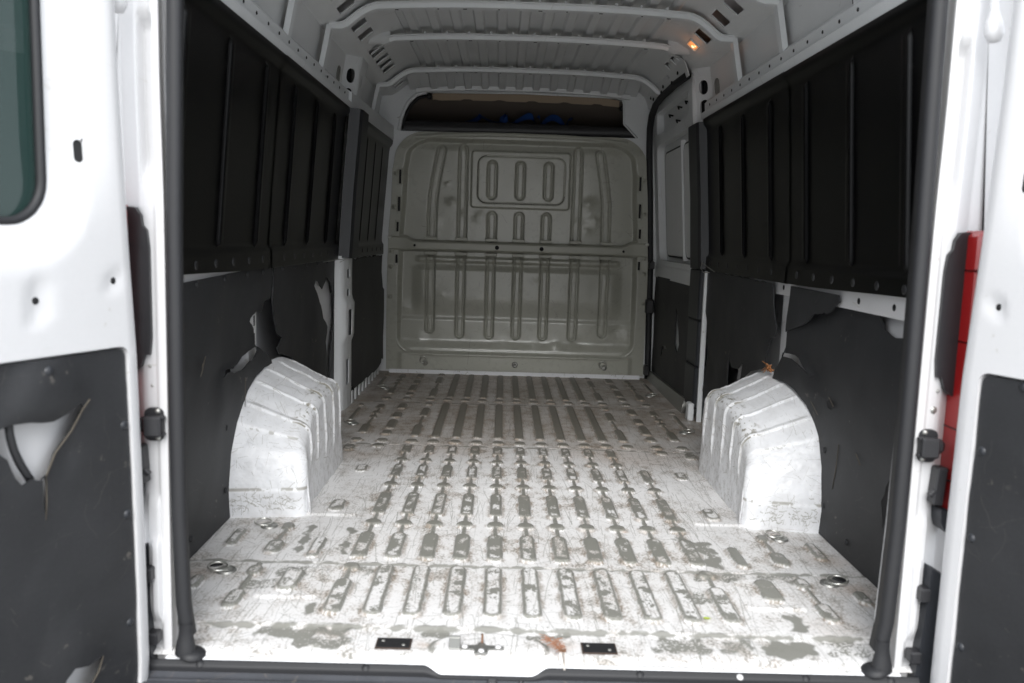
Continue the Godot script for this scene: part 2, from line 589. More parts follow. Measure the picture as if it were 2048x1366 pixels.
func floor_texture(hw: float, z_end: float) -> ImageTexture:
	var w := 1240
	var h := 2040
	var r := RandomNumberGenerator.new()
	r.seed = 77
	var tx := 2.0 * hw / w
	var tz := -z_end / h
	var big := noise_bytes(w, h, 0.005, 4, 1)
	var mid := noise_bytes(w, h, 0.024, 4, 2)
	var fine := noise_bytes(w, h, 0.16, 3, 3)
	var wear := PackedByteArray()
	wear.resize(w * h)
	# worn crowns of the ribs: always the rim, and in places the whole crown
	var id := 0
	for rb: Array in ribs:
		id += 1
		var a := Vector2(rb[0], rb[1] + rb[3])
		var b := Vector2(rb[0], rb[2] - rb[3])
		if a.y > b.y: a.y = (rb[1] + rb[2]) * 0.5; b.y = a.y
		var rad: float = rb[3]
		var zm: float = (rb[1] + rb[2]) * 0.5
		var bare := lerpf(0.46, 0.54, r.randf())            # how much of the crown is rubbed through
		if zm > -0.48: bare -= 0.08
		elif zm < -1.8: bare += 0.30
		elif zm < -0.49: bare += 0.10 if r.randf() < 0.6 else 0.0
		else: bare += 0.03
		if rb[6] == 2: bare += 0.35 if r.randf() < 0.55 else -0.15
		if rb[6] == 3: bare += 0.2
		if rb[6] == 1: bare += 0.22
		for j in range(maxi(0, int(-rb[2] / tz)), mini(h - 1, int(-rb[1] / tz) + 1) + 1):
			for i in range(maxi(0, int((rb[0] - rad + hw) / tx)), mini(w - 1, int((rb[0] + rad + hw) / tx) + 1) + 1):
				var sd := capsule(Vector2(-hw + i * tx, -j * tz), a, b, rad)
				var k := j * w + i
				var n1 := mid[k] / 255.0
				var n2 := fine[k] / 255.0
				sd += (n1 - 0.5) * 0.006
				var rim := sst(-0.0018, -0.0034, sd) * sst(-0.0125, -0.0085, sd) * (0.72 + 0.35 * n2)
				var top := sst(-0.0045, -0.0075, sd) * sst(0.02, -0.02, n1 * 0.72 + n2 * 0.28 - bare) * 0.94
				var v := int(255.0 * clampf(maxf(rim, top), 0.0, 1.0))
				if v > wear[k]: wear[k] = v
	# grime packed round the feet of the ribs and along the arches
	var grime := PackedByteArray()
	grime.resize(w * h)
	for rb: Array in ribs:
		var a := Vector2(rb[0], rb[1] + rb[3])
		var b := Vector2(rb[0], rb[2] - rb[3])
		if a.y > b.y: a.y = (rb[1] + rb[2]) * 0.5; b.y = a.y
		for j in range(maxi(0, int((-rb[2] - 0.014) / tz)), mini(h - 1, int((-rb[1] + 0.014) / tz) + 1) + 1):
			for i in range(maxi(0, int((rb[0] - rb[3] - 0.014 + hw) / tx)), mini(w - 1, int((rb[0] + rb[3] + 0.014 + hw) / tx) + 1) + 1):
				var k := j * w + i
				var sd := capsule(Vector2(-hw + i * tx, -j * tz), a, b, rb[3])
				var v := int(255.0 * sst(0.012, 0.0, absf(sd - 0.001)) * sst(0.35, 0.62, mid[k] / 255.0 * 0.6 + fine[k] / 255.0 * 0.4))
				if v > grime[k]: grime[k] = v
	# seams and bare patches
	for q: Array in [[-0.49, 0.010], [-1.80, 0.008], [-2.71, 0.008], [-0.123, 0.006]]:
		for j in range(int((-q[0] - 0.02) / tz), int((-q[0] + 0.02) / tz)):
			for i in w:
				var k := j * w + i
				var v := int(255 * 0.85 * sst(q[1] + 0.004, q[1] - 0.004, absf(-j * tz - q[0]) + (mid[k] / 255.0 - 0.5) * 0.03))
				if v > wear[k]: wear[k] = v
	for q: Array in [[0.565, -0.075, 0.055, 0.034, 0.98], [0.70, -0.08, 0.05, 0.03, 0.5], [0.325, -0.075, 0.06, 0.036, 0.60], [0.445, -0.08, 0.03, 0.03, 0.62], [-0.51, -0.10, 0.10, 0.026, 0.70], [-0.46, -0.055, 0.06, 0.022, 0.62], [0.05, -0.10, 0.03, 0.02, 0.7], [-0.22, -0.10, 0.03, 0.015, 0.7], [0.0, -0.085, 0.02, 0.02, 0.6], [-0.62, -0.42, 0.04, 0.03, 0.56], [-0.66, -0.33, 0.05, 0.025, 0.54], [0.62, -0.19, 0.02, 0.04, 0.8], [-0.52, -0.20, 0.012, 0.03, 0.85], [0.50, -0.46, 0.07, 0.03, 0.58], [0.66, -0.46, 0.05, 0.03, 0.6], [0.52, -0.62, 0.02, 0.11, 0.72], [0.47, -0.66, 0.018, 0.10, 0.66], [-0.52, -0.66, 0.01, 0.1, 0.7], [-0.64, -0.66, 0.008, 0.12, 0.75], [-0.41, -0.44, 0.05, 0.02, 0.6], [0.42, -0.33, 0.03, 0.04, 0.55]]:
		for j in range(maxi(0, int((-q[1] - q[3] - 0.02) / tz)), mini(h, int((-q[1] + q[3] + 0.02) / tz))):
			for i in range(int((q[0] - q[2] - 0.02 + hw) / tx), int((q[0] + q[2] + 0.02 + hw) / tx)):
				var k := j * w + i
				var sd := rbox(Vector2(-hw + i * tx, -j * tz), Vector2(q[0], q[1]), Vector2(q[2], q[3]), 0.012)
				var v := int(255 * 0.92 * sst(0.004, -0.006, sd + (mid[k] / 255.0 - 0.5) * 0.05) * sst(0.03, -0.05, mid[k] / 255.0 * 0.35 + fine[k] / 255.0 * 0.65 - q[4] + 0.03))
				if v > wear[k]: wear[k] = v
	# drag marks, mostly along the van, and fine crazing across it
	strokes(wear, w, h, 4200, 4, 150, PI / 2, 0.06, 40, 215, r, 0.025)
	strokes(wear, w, h, 900, 3, 40, 0.0, 3.0, 70, 230, r, 0.10)
	strokes(wear, w, h, 1600, 8, 60, 0.0, 0.12, 50, 190, r, 0.10)
	strokes(wear, w, h, 22000, 1, 6, 0.0, 3.0, 60, 235, r)
	strokes(wear, w, h, 1200, 3, 40, PI / 2, 0.5, 60, 210, r, 0.2, 0.0, 0.5)
	strokes(wear, w, h, 350, 5, 40, 0.0, 3.0, 90, 220, r, 0.12, 0.0, 0.15)
	# scuffed ring round the raised latch oval
	for j in range(0, int(0.125 / tz)):
		for i in range(int((-0.25 + hw) / tx), int((0.05 + hw) / tx)):
			var k := j * w + i
			var ov := Vector2((-hw + i * tx + 0.10) / 0.125, (-j * tz + 0.045) / 0.062).length()
			var v := int(220.0 * sst(0.10, 0.03, absf(ov - 1.0)) * sst(0.42, 0.58, mid[k] / 255.0 * 0.6 + fine[k] / 255.0 * 0.4))
			if v > wear[k]: wear[k] = v
	var stains := [[0.84, -0.40, 0.06, 0.8], [0.80, -0.46, 0.04, 0.7], [-0.235, -0.055, 0.03, 0.8], [0.05, -0.075, 0.05, 0.6], [0.86, -0.60, 0.07, 0.45], [-0.86, -0.40, 0.05, 0.5], [0.76, -0.80, 0.04, 0.6], [-0.77, -0.79, 0.035, 0.6], [0.30, -0.80, 0.02, 0.9], [-0.60, -0.55, 0.02, 0.9], [0.70, -0.16, 0.09, 0.35], [-0.35, -1.75, 0.22, 0.4], [0.42, -1.72, 0.25, 0.5], [-0.7, -3.6, 0.12, 0.8], [0.1, -3.66, 0.5, 0.45], [0.72, -1.55, 0.08, 0.6], [-0.65, -1.62, 0.1, 0.4]]
	var out := PackedByteArray()
	out.resize(w * h * 3)
	var lut := PackedByteArray()
	lut.resize(1025)
	for i in 1025: lut[i] = s8(i / 1024.0)
	for j in h:
		var z := -j * tz
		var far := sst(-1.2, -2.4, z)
		var near_stains := []
		for q: Array in stains:
			if absf(z - q[1]) < q[2] * 1.2: near_stains.append(q)
		for i in w:
			var k := j * w + i
			var x := -hw + i * tx
			var b := big[k] / 255.0
			var m := mid[k] / 255.0
			var f := fine[k] / 255.0
			var wr := wear[k] / 255.0
			wr = maxf(wr, sst(0.63, 0.72, m * 0.40 + f * 0.40 + b * 0.20) * (0.45 + 0.45 * f))
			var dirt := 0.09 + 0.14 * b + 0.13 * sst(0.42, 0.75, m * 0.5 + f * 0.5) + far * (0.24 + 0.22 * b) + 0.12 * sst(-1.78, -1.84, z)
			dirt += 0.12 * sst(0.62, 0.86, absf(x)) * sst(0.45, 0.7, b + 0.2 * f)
			dirt = clampf(dirt, 0.0, 0.85)
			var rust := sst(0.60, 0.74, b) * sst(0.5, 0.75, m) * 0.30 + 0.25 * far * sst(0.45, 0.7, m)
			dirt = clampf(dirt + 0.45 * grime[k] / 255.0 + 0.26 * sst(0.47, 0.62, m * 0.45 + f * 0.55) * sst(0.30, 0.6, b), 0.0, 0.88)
			var p := Vector3(0.78, 0.78, 0.785).lerp(Vector3(0.25, 0.205, 0.160), dirt)
			for q: Array in near_stains:
				var ex := absf(x - q[0])
				var ez := absf(z - q[1])
				if ex < q[2] * 1.6:
					rust += 1.4 * q[3] * sst(1.0, 0.1, Vector2(ex * 0.7, ez).length() / q[2] + (m - 0.5) * 0.9) * (0.35 + 0.65 * f)
			p = p.lerp(Vector3(0.36, 0.235, 0.15), minf(rust * 0.5, 0.75))
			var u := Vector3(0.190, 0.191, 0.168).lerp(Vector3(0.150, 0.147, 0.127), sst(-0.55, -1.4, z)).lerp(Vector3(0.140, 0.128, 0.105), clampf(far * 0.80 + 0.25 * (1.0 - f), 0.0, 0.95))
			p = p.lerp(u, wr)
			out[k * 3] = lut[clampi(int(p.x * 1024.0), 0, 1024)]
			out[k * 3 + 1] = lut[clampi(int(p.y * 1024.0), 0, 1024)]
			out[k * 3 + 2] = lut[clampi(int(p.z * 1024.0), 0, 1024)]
	return image_tex(w, h, out)


func lashing_ring(at: Vector3, turn: float, up := Vector3.UP, r := 0.026):
	var o := holder("lashing_ring")
	var B := Basis(Quaternion(Vector3.UP, up)) * Basis(Vector3.UP, turn)
	o.transform = Transform3D(B, at)
	var g := Geo.new()
	g.lathe(Vector3.ZERO, Vector3.UP, [Vector2(0, 0.007), Vector2(0.009, 0.0075), Vector2(0.0105, 0.004), Vector2(0.019, 0.003), Vector2(0.0215, 0.006), Vector2(0.0245, 0.005), Vector2(0.026, -0.002)], 20)
	put("base_cup", g, M.zinc_dull, o)
	g = Geo.new()
	var pts := []
	for k in 20:
		var a := TAU * k / 20
		pts.append(Vector3(r * 0.95 * cos(a) + r * 0.9, 0.006 + 0.006 * (0.5 + 0.5 * cos(a)), r * sin(a)))
	g.tube(pts, 0.0032, 8, true)
	put("ring", g, M.zinc, o)


func floor_fittings():
	lashing_ring(Vector3(-0.785, 0.004, -0.415), 2.9)
	lashing_ring(Vector3(0.79, 0.004, -0.43), 0.25)
	lashing_ring(Vector3(-0.77, 0.001, -0.765), 2.6)
	lashing_ring(Vector3(0.768, 0.001, -0.768), 2.2)
	lashing_ring(Vector3(-0.765, 0.001, -2.165), 2.4)
	lashing_ring(Vector3(0.772, 0.001, -2.165), 0.2)
	lashing_ring(Vector3(-0.742, 0.001, -3.085), 2.4)
	lashing_ring(Vector3(0.762, 0.001, -3.075), 0.3)
	for s: float in [-1.0, 1.0]:
		var g := Geo.new()
		g.lathe(Vector3(s * 0.826, 0.003, -0.457), Vector3.UP, [Vector2(0, 0.004), Vector2(0.016, 0.004), Vector2(0.018, 0.001), Vector2(0.019, -0.003)], 18)
		put("floor_plug", g, M.rubber)
	# two sunken black striker wells in the sill
	for q: Array in [[-0.306, "striker_well"], [0.141, "striker_well"]]:
		var g := Geo.new()
		var x: float = q[0]
		g.box(Vector3(x, 0.0, -0.053), Vector3(0.072, 0.003, 0.044), 0.0012)
		var o := put("striker_well", g, M.dark)
		g = Geo.new()
		g.box(Vector3(x, -0.0006, -0.053), Vector3(0.077, 0.003, 0.048), 0.001)
		put("rim", g, M.well_rim, o)
		for e: Array in [[-0.024, -0.008], [0.022, 0.009]]:
			g = Geo.new()
			g.lathe(Vector3(x + e[0], 0.0014, -0.053 + e[1]), Vector3.UP, [Vector2(0, 0.002), Vector2(0.003, 0.0018), Vector2(0.0045, 0.0)], 10)
			put("screw", g, M.zinc_dull, o)
	# latch plate bolted to the raised oval
	var lt := holder("latch_plate")
	lt.position = Vector3(-0.115, 0.0035, -0.032)
	var g := Geo.new()
	var star := v2([-0.045, -0.006, -0.012, -0.008, -0.004, -0.022, 0.004, -0.022, 0.010, -0.008, 0.046, -0.006, 0.048, 0.006, 0.015, 0.009, 0.013, 0.026, -0.014, 0.026, -0.016, 0.010, -0.045, 0.008])
	sheet(g, star, [], 0.0, func(p: Vector2, d: float) -> Vector3: return Vector3(p.x, 0.004 - d, p.y), 0.0035)
	put("plate", g, M.zinc_dull, lt)
	g = Geo.new()
	g.box(Vector3(-0.058, 0.010, -0.004), Vector3(0.024, 0.003, 0.032), 0.001, Basis(Vector3.RIGHT, 0.5))
	g.box(Vector3(-0.058, 0.016, -0.017), Vector3(0.024, 0.003, 0.010), 0.001)
	put("latch_tongue", g, M.zinc_dull, lt)
	for e: Array in [[-0.036, 0.001], [0.036, 0.0], [0.0, 0.018]]:
		g = Geo.new()
		g.lathe(Vector3(e[0], 0.004, e[1]), Vector3.UP, [Vector2(0, 0.004), Vector2(0.005, 0.0035), Vector2(0.007, 0.0)], 12)
		put("bolt", g, M.white, lt)
	g = Geo.new()
	g.tube([Vector3(0.001, 0.004, -0.018), Vector3(0.001, 0.014, -0.022), Vector3(0.001, 0.018, -0.03)], 0.0025, 8)
	put("pin", g, M.rust, lt)


# ---------------------------------------------------------------- wheel arches
func arch(s: float):
	var nu := 420
	var nv := 110
	var nz := FastNoiseLite.new()
	nz.seed = 40 + int(s)
	nz.frequency = 9.0
	nz.fractal_octaves = 4
	var cz := -1.40
	# outline where the arch meets the side, rear bottom to front bottom (z, y)
	var oz := [0.0, -0.835, 0.09, -0.818, 0.2, -0.850, 0.29, -0.905, 0.37, -1.02, 0.43, -1.13, 0.50, -1.30, 0.58, -1.47, 0.66, -1.62, 0.74, -1.74, 0.82, -1.84, 0.91, -1.92, 1.0, -1.98]
	var oy := [0.0, -0.01, 0.09, 0.10, 0.2, 0.21, 0.29, 0.295, 0.37, 0.375, 0.43, 0.405, 0.50, 0.420, 0.58, 0.412, 0.66, 0.375, 0.74, 0.315, 0.82, 0.22, 0.91, 0.11, 1.0, -0.01]
	var line := func(u: float) -> Vector2:
		var acc := Vector2.ZERO
		for k: float in [-0.02, -0.01, 0.0, 0.01, 0.02]:
			acc += Vector2(pick(oz, clampf(u + k, 0, 1)), pick(oy, clampf(u + k, 0, 1)))
		return acc / 5.0
	var ridge := func(u: float, v: float) -> float:
		var d := 0.0
		for q: Array in [[0.335, 0.007, 0.005], [0.405, 0.0065, 0.006], [0.465, 0.0065, 0.006], [0.53, 0.0065, 0.006], [0.60, 0.007, 0.006], [0.68, 0.007, 0.006]]:
			var e: float = absf(u - q[0]) / q[1]
			var fade := sst(0.02, 0.10, v) * sst(0.93 - absf(q[0] - 0.52) * 0.5, 0.80 - absf(q[0] - 0.52) * 0.5, v)
			if v > 0.5: e *= 1.0 + (v - 0.5) * 0.5
			d = maxf(d, q[2] * sst(1.0, 0.3, e) * fade)
		d += 0.004 * sst(0.088, 0.074, u) * sst(0.62, 0.58, v)
		d += 0.004 * sst(0.27, 0.285, u) * sst(0.345, 0.33, u) * sst(0.62, 0.5, v)
		return d
	var f := func(u: float, v: float) -> Vector3:
		var o: Vector2 = line.call(u)
		var wall := 0.915
		var x: float
		var y: float
		var z: float
		var k := sst(0.10, 0.34, u)
		var inx := lerpf(0.682, 0.705, k)
		inx += 0.13 * sst(-1.50, -2.02, o.x)
		var rad := 0.045
		var nrm := Vector3.ZERO
		var vt := 0.50
		var top_in := lerpf(1.0, 0.80, k)
		if v < vt:          # from the side in to the corner
			var t := v / vt
			x = lerpf(wall, inx + rad, t)
			var sc := lerpf(1.0, top_in, t)
			y = o.y * sc
			z = cz + (o.x - cz) * lerpf(1.0, 0.955, t)
		else:
			var t := (v - vt) / (1.0 - vt)
			var y0 := o.y * top_in
			var z0 := cz + (o.x - cz) * 0.955
			var zi := cz + (o.x - cz) * 0.90
			var yi := y0 - rad * k
			if t < 0.3:     # round the corner
				var a := t / 0.3 * PI / 2
				x = inx + rad * (1.0 - sin(a))
				y = lerpf(y0, yi, 1.0 - cos(a))
				z = lerpf(z0, zi, 1.0 - cos(a))
			else:           # down the inner face
				var q := (t - 0.3) / 0.7
				x = inx - 0.012 * q
				y = lerpf(yi, minf(yi, -0.012), q)
				z = lerpf(zi, cz + (zi - cz) * 1.02, q)
		# raise the pressed ridges away from the wheel
		var d: float = ridge.call(u, v) + 0.004 * nz.get_noise_2d(u * 1.0, v * 0.4)
		var out2 := Vector2(o.x - cz, o.y * 1.2)
		out2 = out2.normalized()
		var inner := sst(0.48, 0.68, v)
		nrm = Vector3(-inner, out2.y * (1.0 - inner), out2.x * (1.0 - inner)).normalized()
		return Vector3(s * (x + nrm.x * d), y + nrm.y * d, z + nrm.z * d)
	var m := mat(1, 1, 1, 0.40)
	m.albedo_color = Color.WHITE
	m.albedo_texture = arch_texture(ridge, 50 + int(s))
	put("wheel_arch", grid_mesh(nu, nv, f), m, null, "white steel wheel arch with pressed ridges, paint chipped on its edges")


func arch_texture(ridge: Callable, sd: int) -> ImageTexture:
	var w := 1200
	var h := 460
	var r := RandomNumberGenerator.new()
	r.seed = sd
	var big := noise_bytes(w, h, 0.010, 4, sd)
	var mid := noise_bytes(w, h, 0.045, 4, sd + 1)
	var fine := noise_bytes(w, h, 0.20, 2, sd + 2)
	var mask := PackedByteArray()
	mask.resize(w * h)
	strokes(mask, w, h, 520, 3, 70, 0.0, 3.0, 90, 235, r, 0.05)
	strokes(mask, w, h, 90, 10, 80, PI / 2, 0.2, 80, 220, r, 0.05)
	strokes(mask, w, h, 1300, 1, 5, 0.0, 3.0, 60, 220, r)
	# scrapes along the foot of the rear face, where loads have knocked
	for c in 70:
		var p := Vector2((0.030 + absf(r.randfn(0.0, 0.024))) * w, r.randf_range(0.02, 0.52) * h)
		var a := PI / 2 + (r.randfn(0.0, 0.25) if r.randf() < 0.7 else r.randfn(PI / 2, 0.3))
		for k in r.randi_range(3, 34):
			for e in r.randi_range(1, 3): mask[clampi(int(p.y), 0, h - 1) * w + clampi(int(p.x) + e, 0, w - 1)] = r.randi_range(140, 245)
			a += r.randf_range(-0.3, 0.3)
			p += Vector2(cos(a), sin(a))
	var out := PackedByteArray()
	out.resize(w * h * 3)
	for j in h:
		var v := float(j) / h
		var corner := sst(0.12, 0.02, absf(v - 0.56))
		var row := PackedFloat32Array()
		row.resize(w + 8)
		for i in w + 8: row[i] = ridge.call(minf(float(i) / w, 1.0), v) if i % 2 == 0 else 0.0
		for i in w:
			var k := j * w + i
			var u := float(i) / w
			var b := big[k] / 255.0
			var n := mid[k] / 255.0
			var f := fine[k] / 255.0
			var q := i - i % 2
			var edge := sst(0.0012, 0.0030, absf(row[mini(q + 4, w + 6)] - row[q]))
			var wr := mask[k] / 255.0
			wr = maxf(wr, edge * (0.25 + 0.7 * corner) * sst(0.50, 0.58, b * 0.65 + n * 0.35 + 0.06 * corner))
			wr = maxf(wr, corner * sst(0.3, 0.36, u) * sst(0.78, 0.66, u) * sst(0.60, 0.68, n * 0.6 + b * 0.2 + f * 0.2))
			# the swage line across the rear face
			wr = maxf(wr, sst(0.006, 0.002, absf(u - 0.083)) * 0.75 * sst(0.44, 0.56, b * 0.6 + n * 0.4))
			wr = maxf(wr, sst(0.008, 0.002, absf(u - 0.275)) * 0.6 * sst(0.52, 0.62, b * 0.6 + n * 0.4))
			var dirt := 0.03 + 0.10 * b + 0.22 * sst(0.45, 0.9, u) * n + 0.30 * sst(0.55, 0.75, v) * sst(0.5, 0.66, n * 0.6 + f * 0.4) + 0.06 * sst(0.52, 0.66, n * 0.5 + b * 0.5) + 0.20 * sst(0.90, 0.99, v) * n
			var p := Vector3(0.80, 0.81, 0.83).lerp(Vector3(0.30, 0.28, 0.25), dirt).lerp(Vector3(0.20, 0.185, 0.14), wr * 0.92)
			out[k * 3] = s8(p.x); out[k * 3 + 1] = s8(p.y); out[k * 3 + 2] = s8(p.z)
	return image_tex(w, h, out)


# ---------------------------------------------------------------- bulkhead
func build_bulkhead():
	var root := holder("bulkhead", null, "grey primered steel bulkhead with pressed ribs and dents")
	var zb := -3.70
	var nz := FastNoiseLite.new()
	nz.seed = 12
	nz.frequency = 2.0
	nz.fractal_octaves = 3
	# half width by height
	var half := func(y: float) -> float:
		var hw := pick([0.0, 0.826, 0.3, 0.828, 0.6, 0.827, 0.9, 0.820, 1.1, 0.805, 1.28, 0.800, 1.345, 0.788], y)
		if y > 1.33:
			var t := clampf((y - 1.33) / 0.185, 0.0, 1.0)
			hw = 0.60 + 0.19 * sqrt(maxf(0.0, 1.0 - t * t))
		return hw
	var caps := []
	for k in range(-3, 4):
		var x: float = [0.0, 0.173, 0.362, 0.555][absi(k)] * signf(k)
		caps.append([Vector2(x, 0.80), Vector2(x, 0.252 if absi(k) < 3 else 0.278), 0.030, 0.010])
		if absi(k) < 2:
			caps.append([Vector2(x, 0.80), Vector2(x, 1.006), 0.032, 0.010])
			caps.append([Vector2(x * 1.03, 1.142), Vector2(x * 1.03, 1.322), 0.032, 0.012])
		elif absi(k) == 2:
			caps.append([Vector2(x, 0.80), Vector2(x, 1.42), 0.031, 0.010])
		else:
			caps.append([Vector2(x, 0.80), Vector2(x * 0.99, 1.10), 0.031, 0.010])
			caps.append([Vector2(x * 0.99, 1.10), Vector2(x * 0.955, 1.24), 0.031, 0.010])
			caps.append([Vector2(x * 0.955, 1.24), Vector2(x * 0.90, 1.41), 0.031, 0.010])
	var dents := [[-0.43, 1.09, 0.035, 0.012], [-0.35, 1.02, 0.03, 0.008], [-0.25, 1.0, 0.05, 0.010], [0.44, 1.10, 0.05, 0.016], [0.47, 1.0, 0.05, 0.014], [0.43, 0.93, 0.04, 0.010], [-0.46, 1.2, 0.02, 0.006], [0.38, 0.99, 0.03, 0.010], [-0.55, 0.95, 0.04, 0.008], [0.26, 0.20, 0.04, 0.010], [0.40, 0.21, 0.05, -0.010], [-0.08, 0.20, 0.05, 0.008], [0.12, 0.205, 0.04, 0.008], [-0.62, 0.22, 0.05, 0.010], [0.36, 0.68, 0.03, 0.010], [0.12, 0.62, 0.03, 0.006], [-0.48, 0.5, 0.03, 0.005], [-0.03, 0.28, 0.04, 0.006], [0.57, 0.62, 0.03, 0.010], [-0.72, 0.42, 0.06, 0.010], [0.66, 0.3, 0.07, -0.012]]
	var depth := func(p: Vector2) -> float:
		var hw: float = half.call(p.y)
		var d := 0.0
		# basin pressed back from a flat rim
		var rim := rbox(p, Vector2(0, 0.80), Vector2(hw - 0.075, 0.67), 0.10)
		d -= 0.040 * sst(0.012, -0.020, rim)
		# lower swage: the sheet kicks forward to the foot
		d += 0.030 * sst(0.225, 0.135, p.y) * sst(0.02, -0.02, rim)
		d += 0.016 * sst(0.138, 0.118, p.y) * sst(0.76, 0.72, absf(p.x))
		d += 0.012 * sst(0.37, 0.33, p.y) * sst(0.02, -0.03, rim)
		# bends below the crossbar
		d += 0.014 * (sst(0.750, 0.732, p.y) - sst(0.722, 0.700, p.y)) * sst(0.66, 0.62, absf(p.x))
		d += 0.020 * sst(0.70, 0.650, p.y) * sst(0.33, 0.5, p.y) * sst(0.68, 0.60, absf(p.x))
		d -= 0.010 * sst(1.40, 1.47, p.y)
		# blanked-off window: frame and plate
		var fr := rbox(p, Vector2(0.002, 1.235), Vector2(0.310, 0.176), 0.02)
		var pl := rbox(p, Vector2(0.006, 1.235), Vector2(0.275, 0.147), 0.055)
		d += 0.012 * sst(0.005, -0.005, fr)
		d -= 0.007 * sst(0.004, -0.002, pl)
		d += 0.006 * sst(-0.002, -0.006, pl)
		var joined := 1.0
		for i in caps.size():
			var c: Array = caps[i]
			if absf(p.x - c[0].x) > 0.10: continue
			joined = minf(joined, capsule(p, c[0], c[1], c[2]))
			if i + 1 < caps.size() and c[1] == caps[i + 1][0]: continue
			if joined < 0.006:
				d -= c[3] * 1.7 * sst(0.003, -0.007, joined)
				d += 0.007 * sst(-0.012, -0.018, joined)
			joined = 1.0
		for q: Array in dents:
			var e := Vector2((p.x - q[0]) / q[2], (p.y - q[1]) / (q[2] * 0.8)).length_squared()
			if e < 6.0: d += 0.6 * q[3] * exp(-e * 1.4) * (1.0 + 0.5 * nz.get_noise_2d(p.x * 4.0, p.y * 4.0))
		d += 0.003 * nz.get_noise_2d(p.x, p.y) + 0.0004 * nz.get_noise_2d(p.x * 4.0, p.y * 4.0)
		return d
	var f := func(u: float, v: float) -> Vector3:
		var y := 0.015 + 1.50 * v
		var x: float = (u * 2.0 - 1.0) * half.call(y)
		return Vector3(x, y, zb + depth.call(Vector2(x, y)))
	var m := mat(1, 1, 1, 0.29)
	m.clearcoat_enabled = true
	m.clearcoat = 0.6
	m.clearcoat_roughness = 0.19
	m.albedo_color = Color.WHITE
	m.albedo_texture = bulkhead_texture()
	m.uv1_scale = Vector3(1, 1, 1)
	put("pressed_panel", grid_mesh(380, 350, f), m, root)
	# crossbar with flared ends
	var g := Geo.new()
	var sec := func(x: float) -> Array:
		var e := sst(0.66, 0.72, absf(x))
		return [0.835 + 0.028 * e, 0.785 - 0.004 * e, 0.022 - 0.012 * e]
	g.sg(1)
	var n := 60
	for i in n:
		var xa := lerpf(-0.815, 0.815, float(i) / n)
		var xb := lerpf(-0.815, 0.815, float(i + 1) / n)
		var A: Array = sec.call(xa)
		var Bq: Array = sec.call(xb)
		var pa := [Vector3(xa, A[0] + 0.012, zb - 0.02), Vector3(xa, A[0], zb + A[2] - 0.006), Vector3(xa, A[0] - 0.008, zb + A[2]), Vector3(xa, A[1] + 0.008, zb + A[2]), Vector3(xa, A[1], zb + A[2] - 0.006), Vector3(xa, A[1] - 0.012, zb - 0.02)]
		var pb := [Vector3(xb, Bq[0] + 0.012, zb - 0.02), Vector3(xb, Bq[0], zb + Bq[2] - 0.006), Vector3(xb, Bq[0] - 0.008, zb + Bq[2]), Vector3(xb, Bq[1] + 0.008, zb + Bq[2]), Vector3(xb, Bq[1], zb + Bq[2] - 0.006), Vector3(xb, Bq[1] - 0.012, zb - 0.02)]
		for k in 5:
			g.sg(k + 1)
			g.quad(pa[k], pb[k], pb[k + 1], pa[k + 1])
	put("crossbar", g, M.primer, root)
	g = Geo.new()
	var gap := []
	for q: Vector2 in rrect(-0.269, 1.088, 0.281, 1.382, 0.055, 6): gap.append(Vector3(q.x, q.y, zb + depth.call(q) + 0.0005))
	g.tube(gap.slice(7, 29), 0.0022, 5)
	put("window_gap", g, M.dark, root)
	# scalloped weld tabs over and under the bar where it bridges the ribs
	g = Geo.new()
	for k in range(-3, 4):
		var x: float = [0.0, 0.173, 0.362, 0.555][absi(k)] * signf(k)
		for e: float in [0.856, 0.764]:
			g = Geo.new()
			g.box(Vector3(x, e, zb - 0.006), Vector3(0.078, 0.020, 0.022), 0.004)
			put("weld_tab", g, M.primer, root)
	for x: float in [-0.653, -0.135, 0.146, 0.663]:
		g = Geo.new()
		var k := 1.0 if absf(x) < 0.3 else 0.6
		g.lathe(Vector3(x, 0.810, zb + 0.0222), Vector3(0, 0, 1), [Vector2(0, 0.003), Vector2(0.008 * k, 0.003), Vector2(0.012 * k, 0.001), Vector2(0.0135 * k, 0)], 14)
		put("plug", g, M.dark, root)
	# slots in the rim
	var hs := []
	for s: float in [-1.0, 1.0]:
		for q: Array in [[0.752, 1.276, 1.190], [0.757, 1.108, 1.02], [0.764, 0.952, 0.893], [0.768, 0.748, 0.695]]:
			var bx := Geo.new()
			bx.box(Vector3(s * q[0], (q[1] + q[2]) * 0.5, zb + 0.0006), Vector3(0.013, q[1] - q[2], 0.004), 0.001)
			put("slot", bx, M.dark, root)
			bx = Geo.new()
			bx.tube([Vector3(s * (q[0] - 0.012), q[1] + 0.01, zb + 0.001), Vector3(s * (q[0] - 0.012), q[2] - 0.01, zb + 0.001), Vector3(s * (q[0] + 0.012), q[2] - 0.01, zb + 0.001), Vector3(s * (q[0] + 0.012), q[1] + 0.01, zb + 0.001)], 0.004, 6, true)
			put("slot_bead", bx, M.primer, root)
		for y: float in [1.252, 1.045, 0.673, 0.482, 0.77]:
			var bx := Geo.new()
			var x: float = s * (half.call(y) - 0.022)
			bx.lathe(Vector3(x, y, zb + 0.001), Vector3(0, 0, 1), [Vector2(0, 0.005), Vector2(0.006, 0.005), Vector2(0.0065, 0.002), Vector2(0.015, 0.001), Vector2(0.018, -0.002)], 12)
			put("rim_bolt", bx, M.primer, root)
		var bw := Geo.new()
		bw.lathe(Vector3(s * 0.812, 0.857, zb + 0.012), Vector3(0, 0, 1), [Vector2(0, 0.001), Vector2(0.004, 0.001), Vector2(0.005, 0.006), Vector2(0.010, 0.005), Vector2(0.012, -0.003)], 14)
		put("rivet_nut", bw, M.zinc, root)
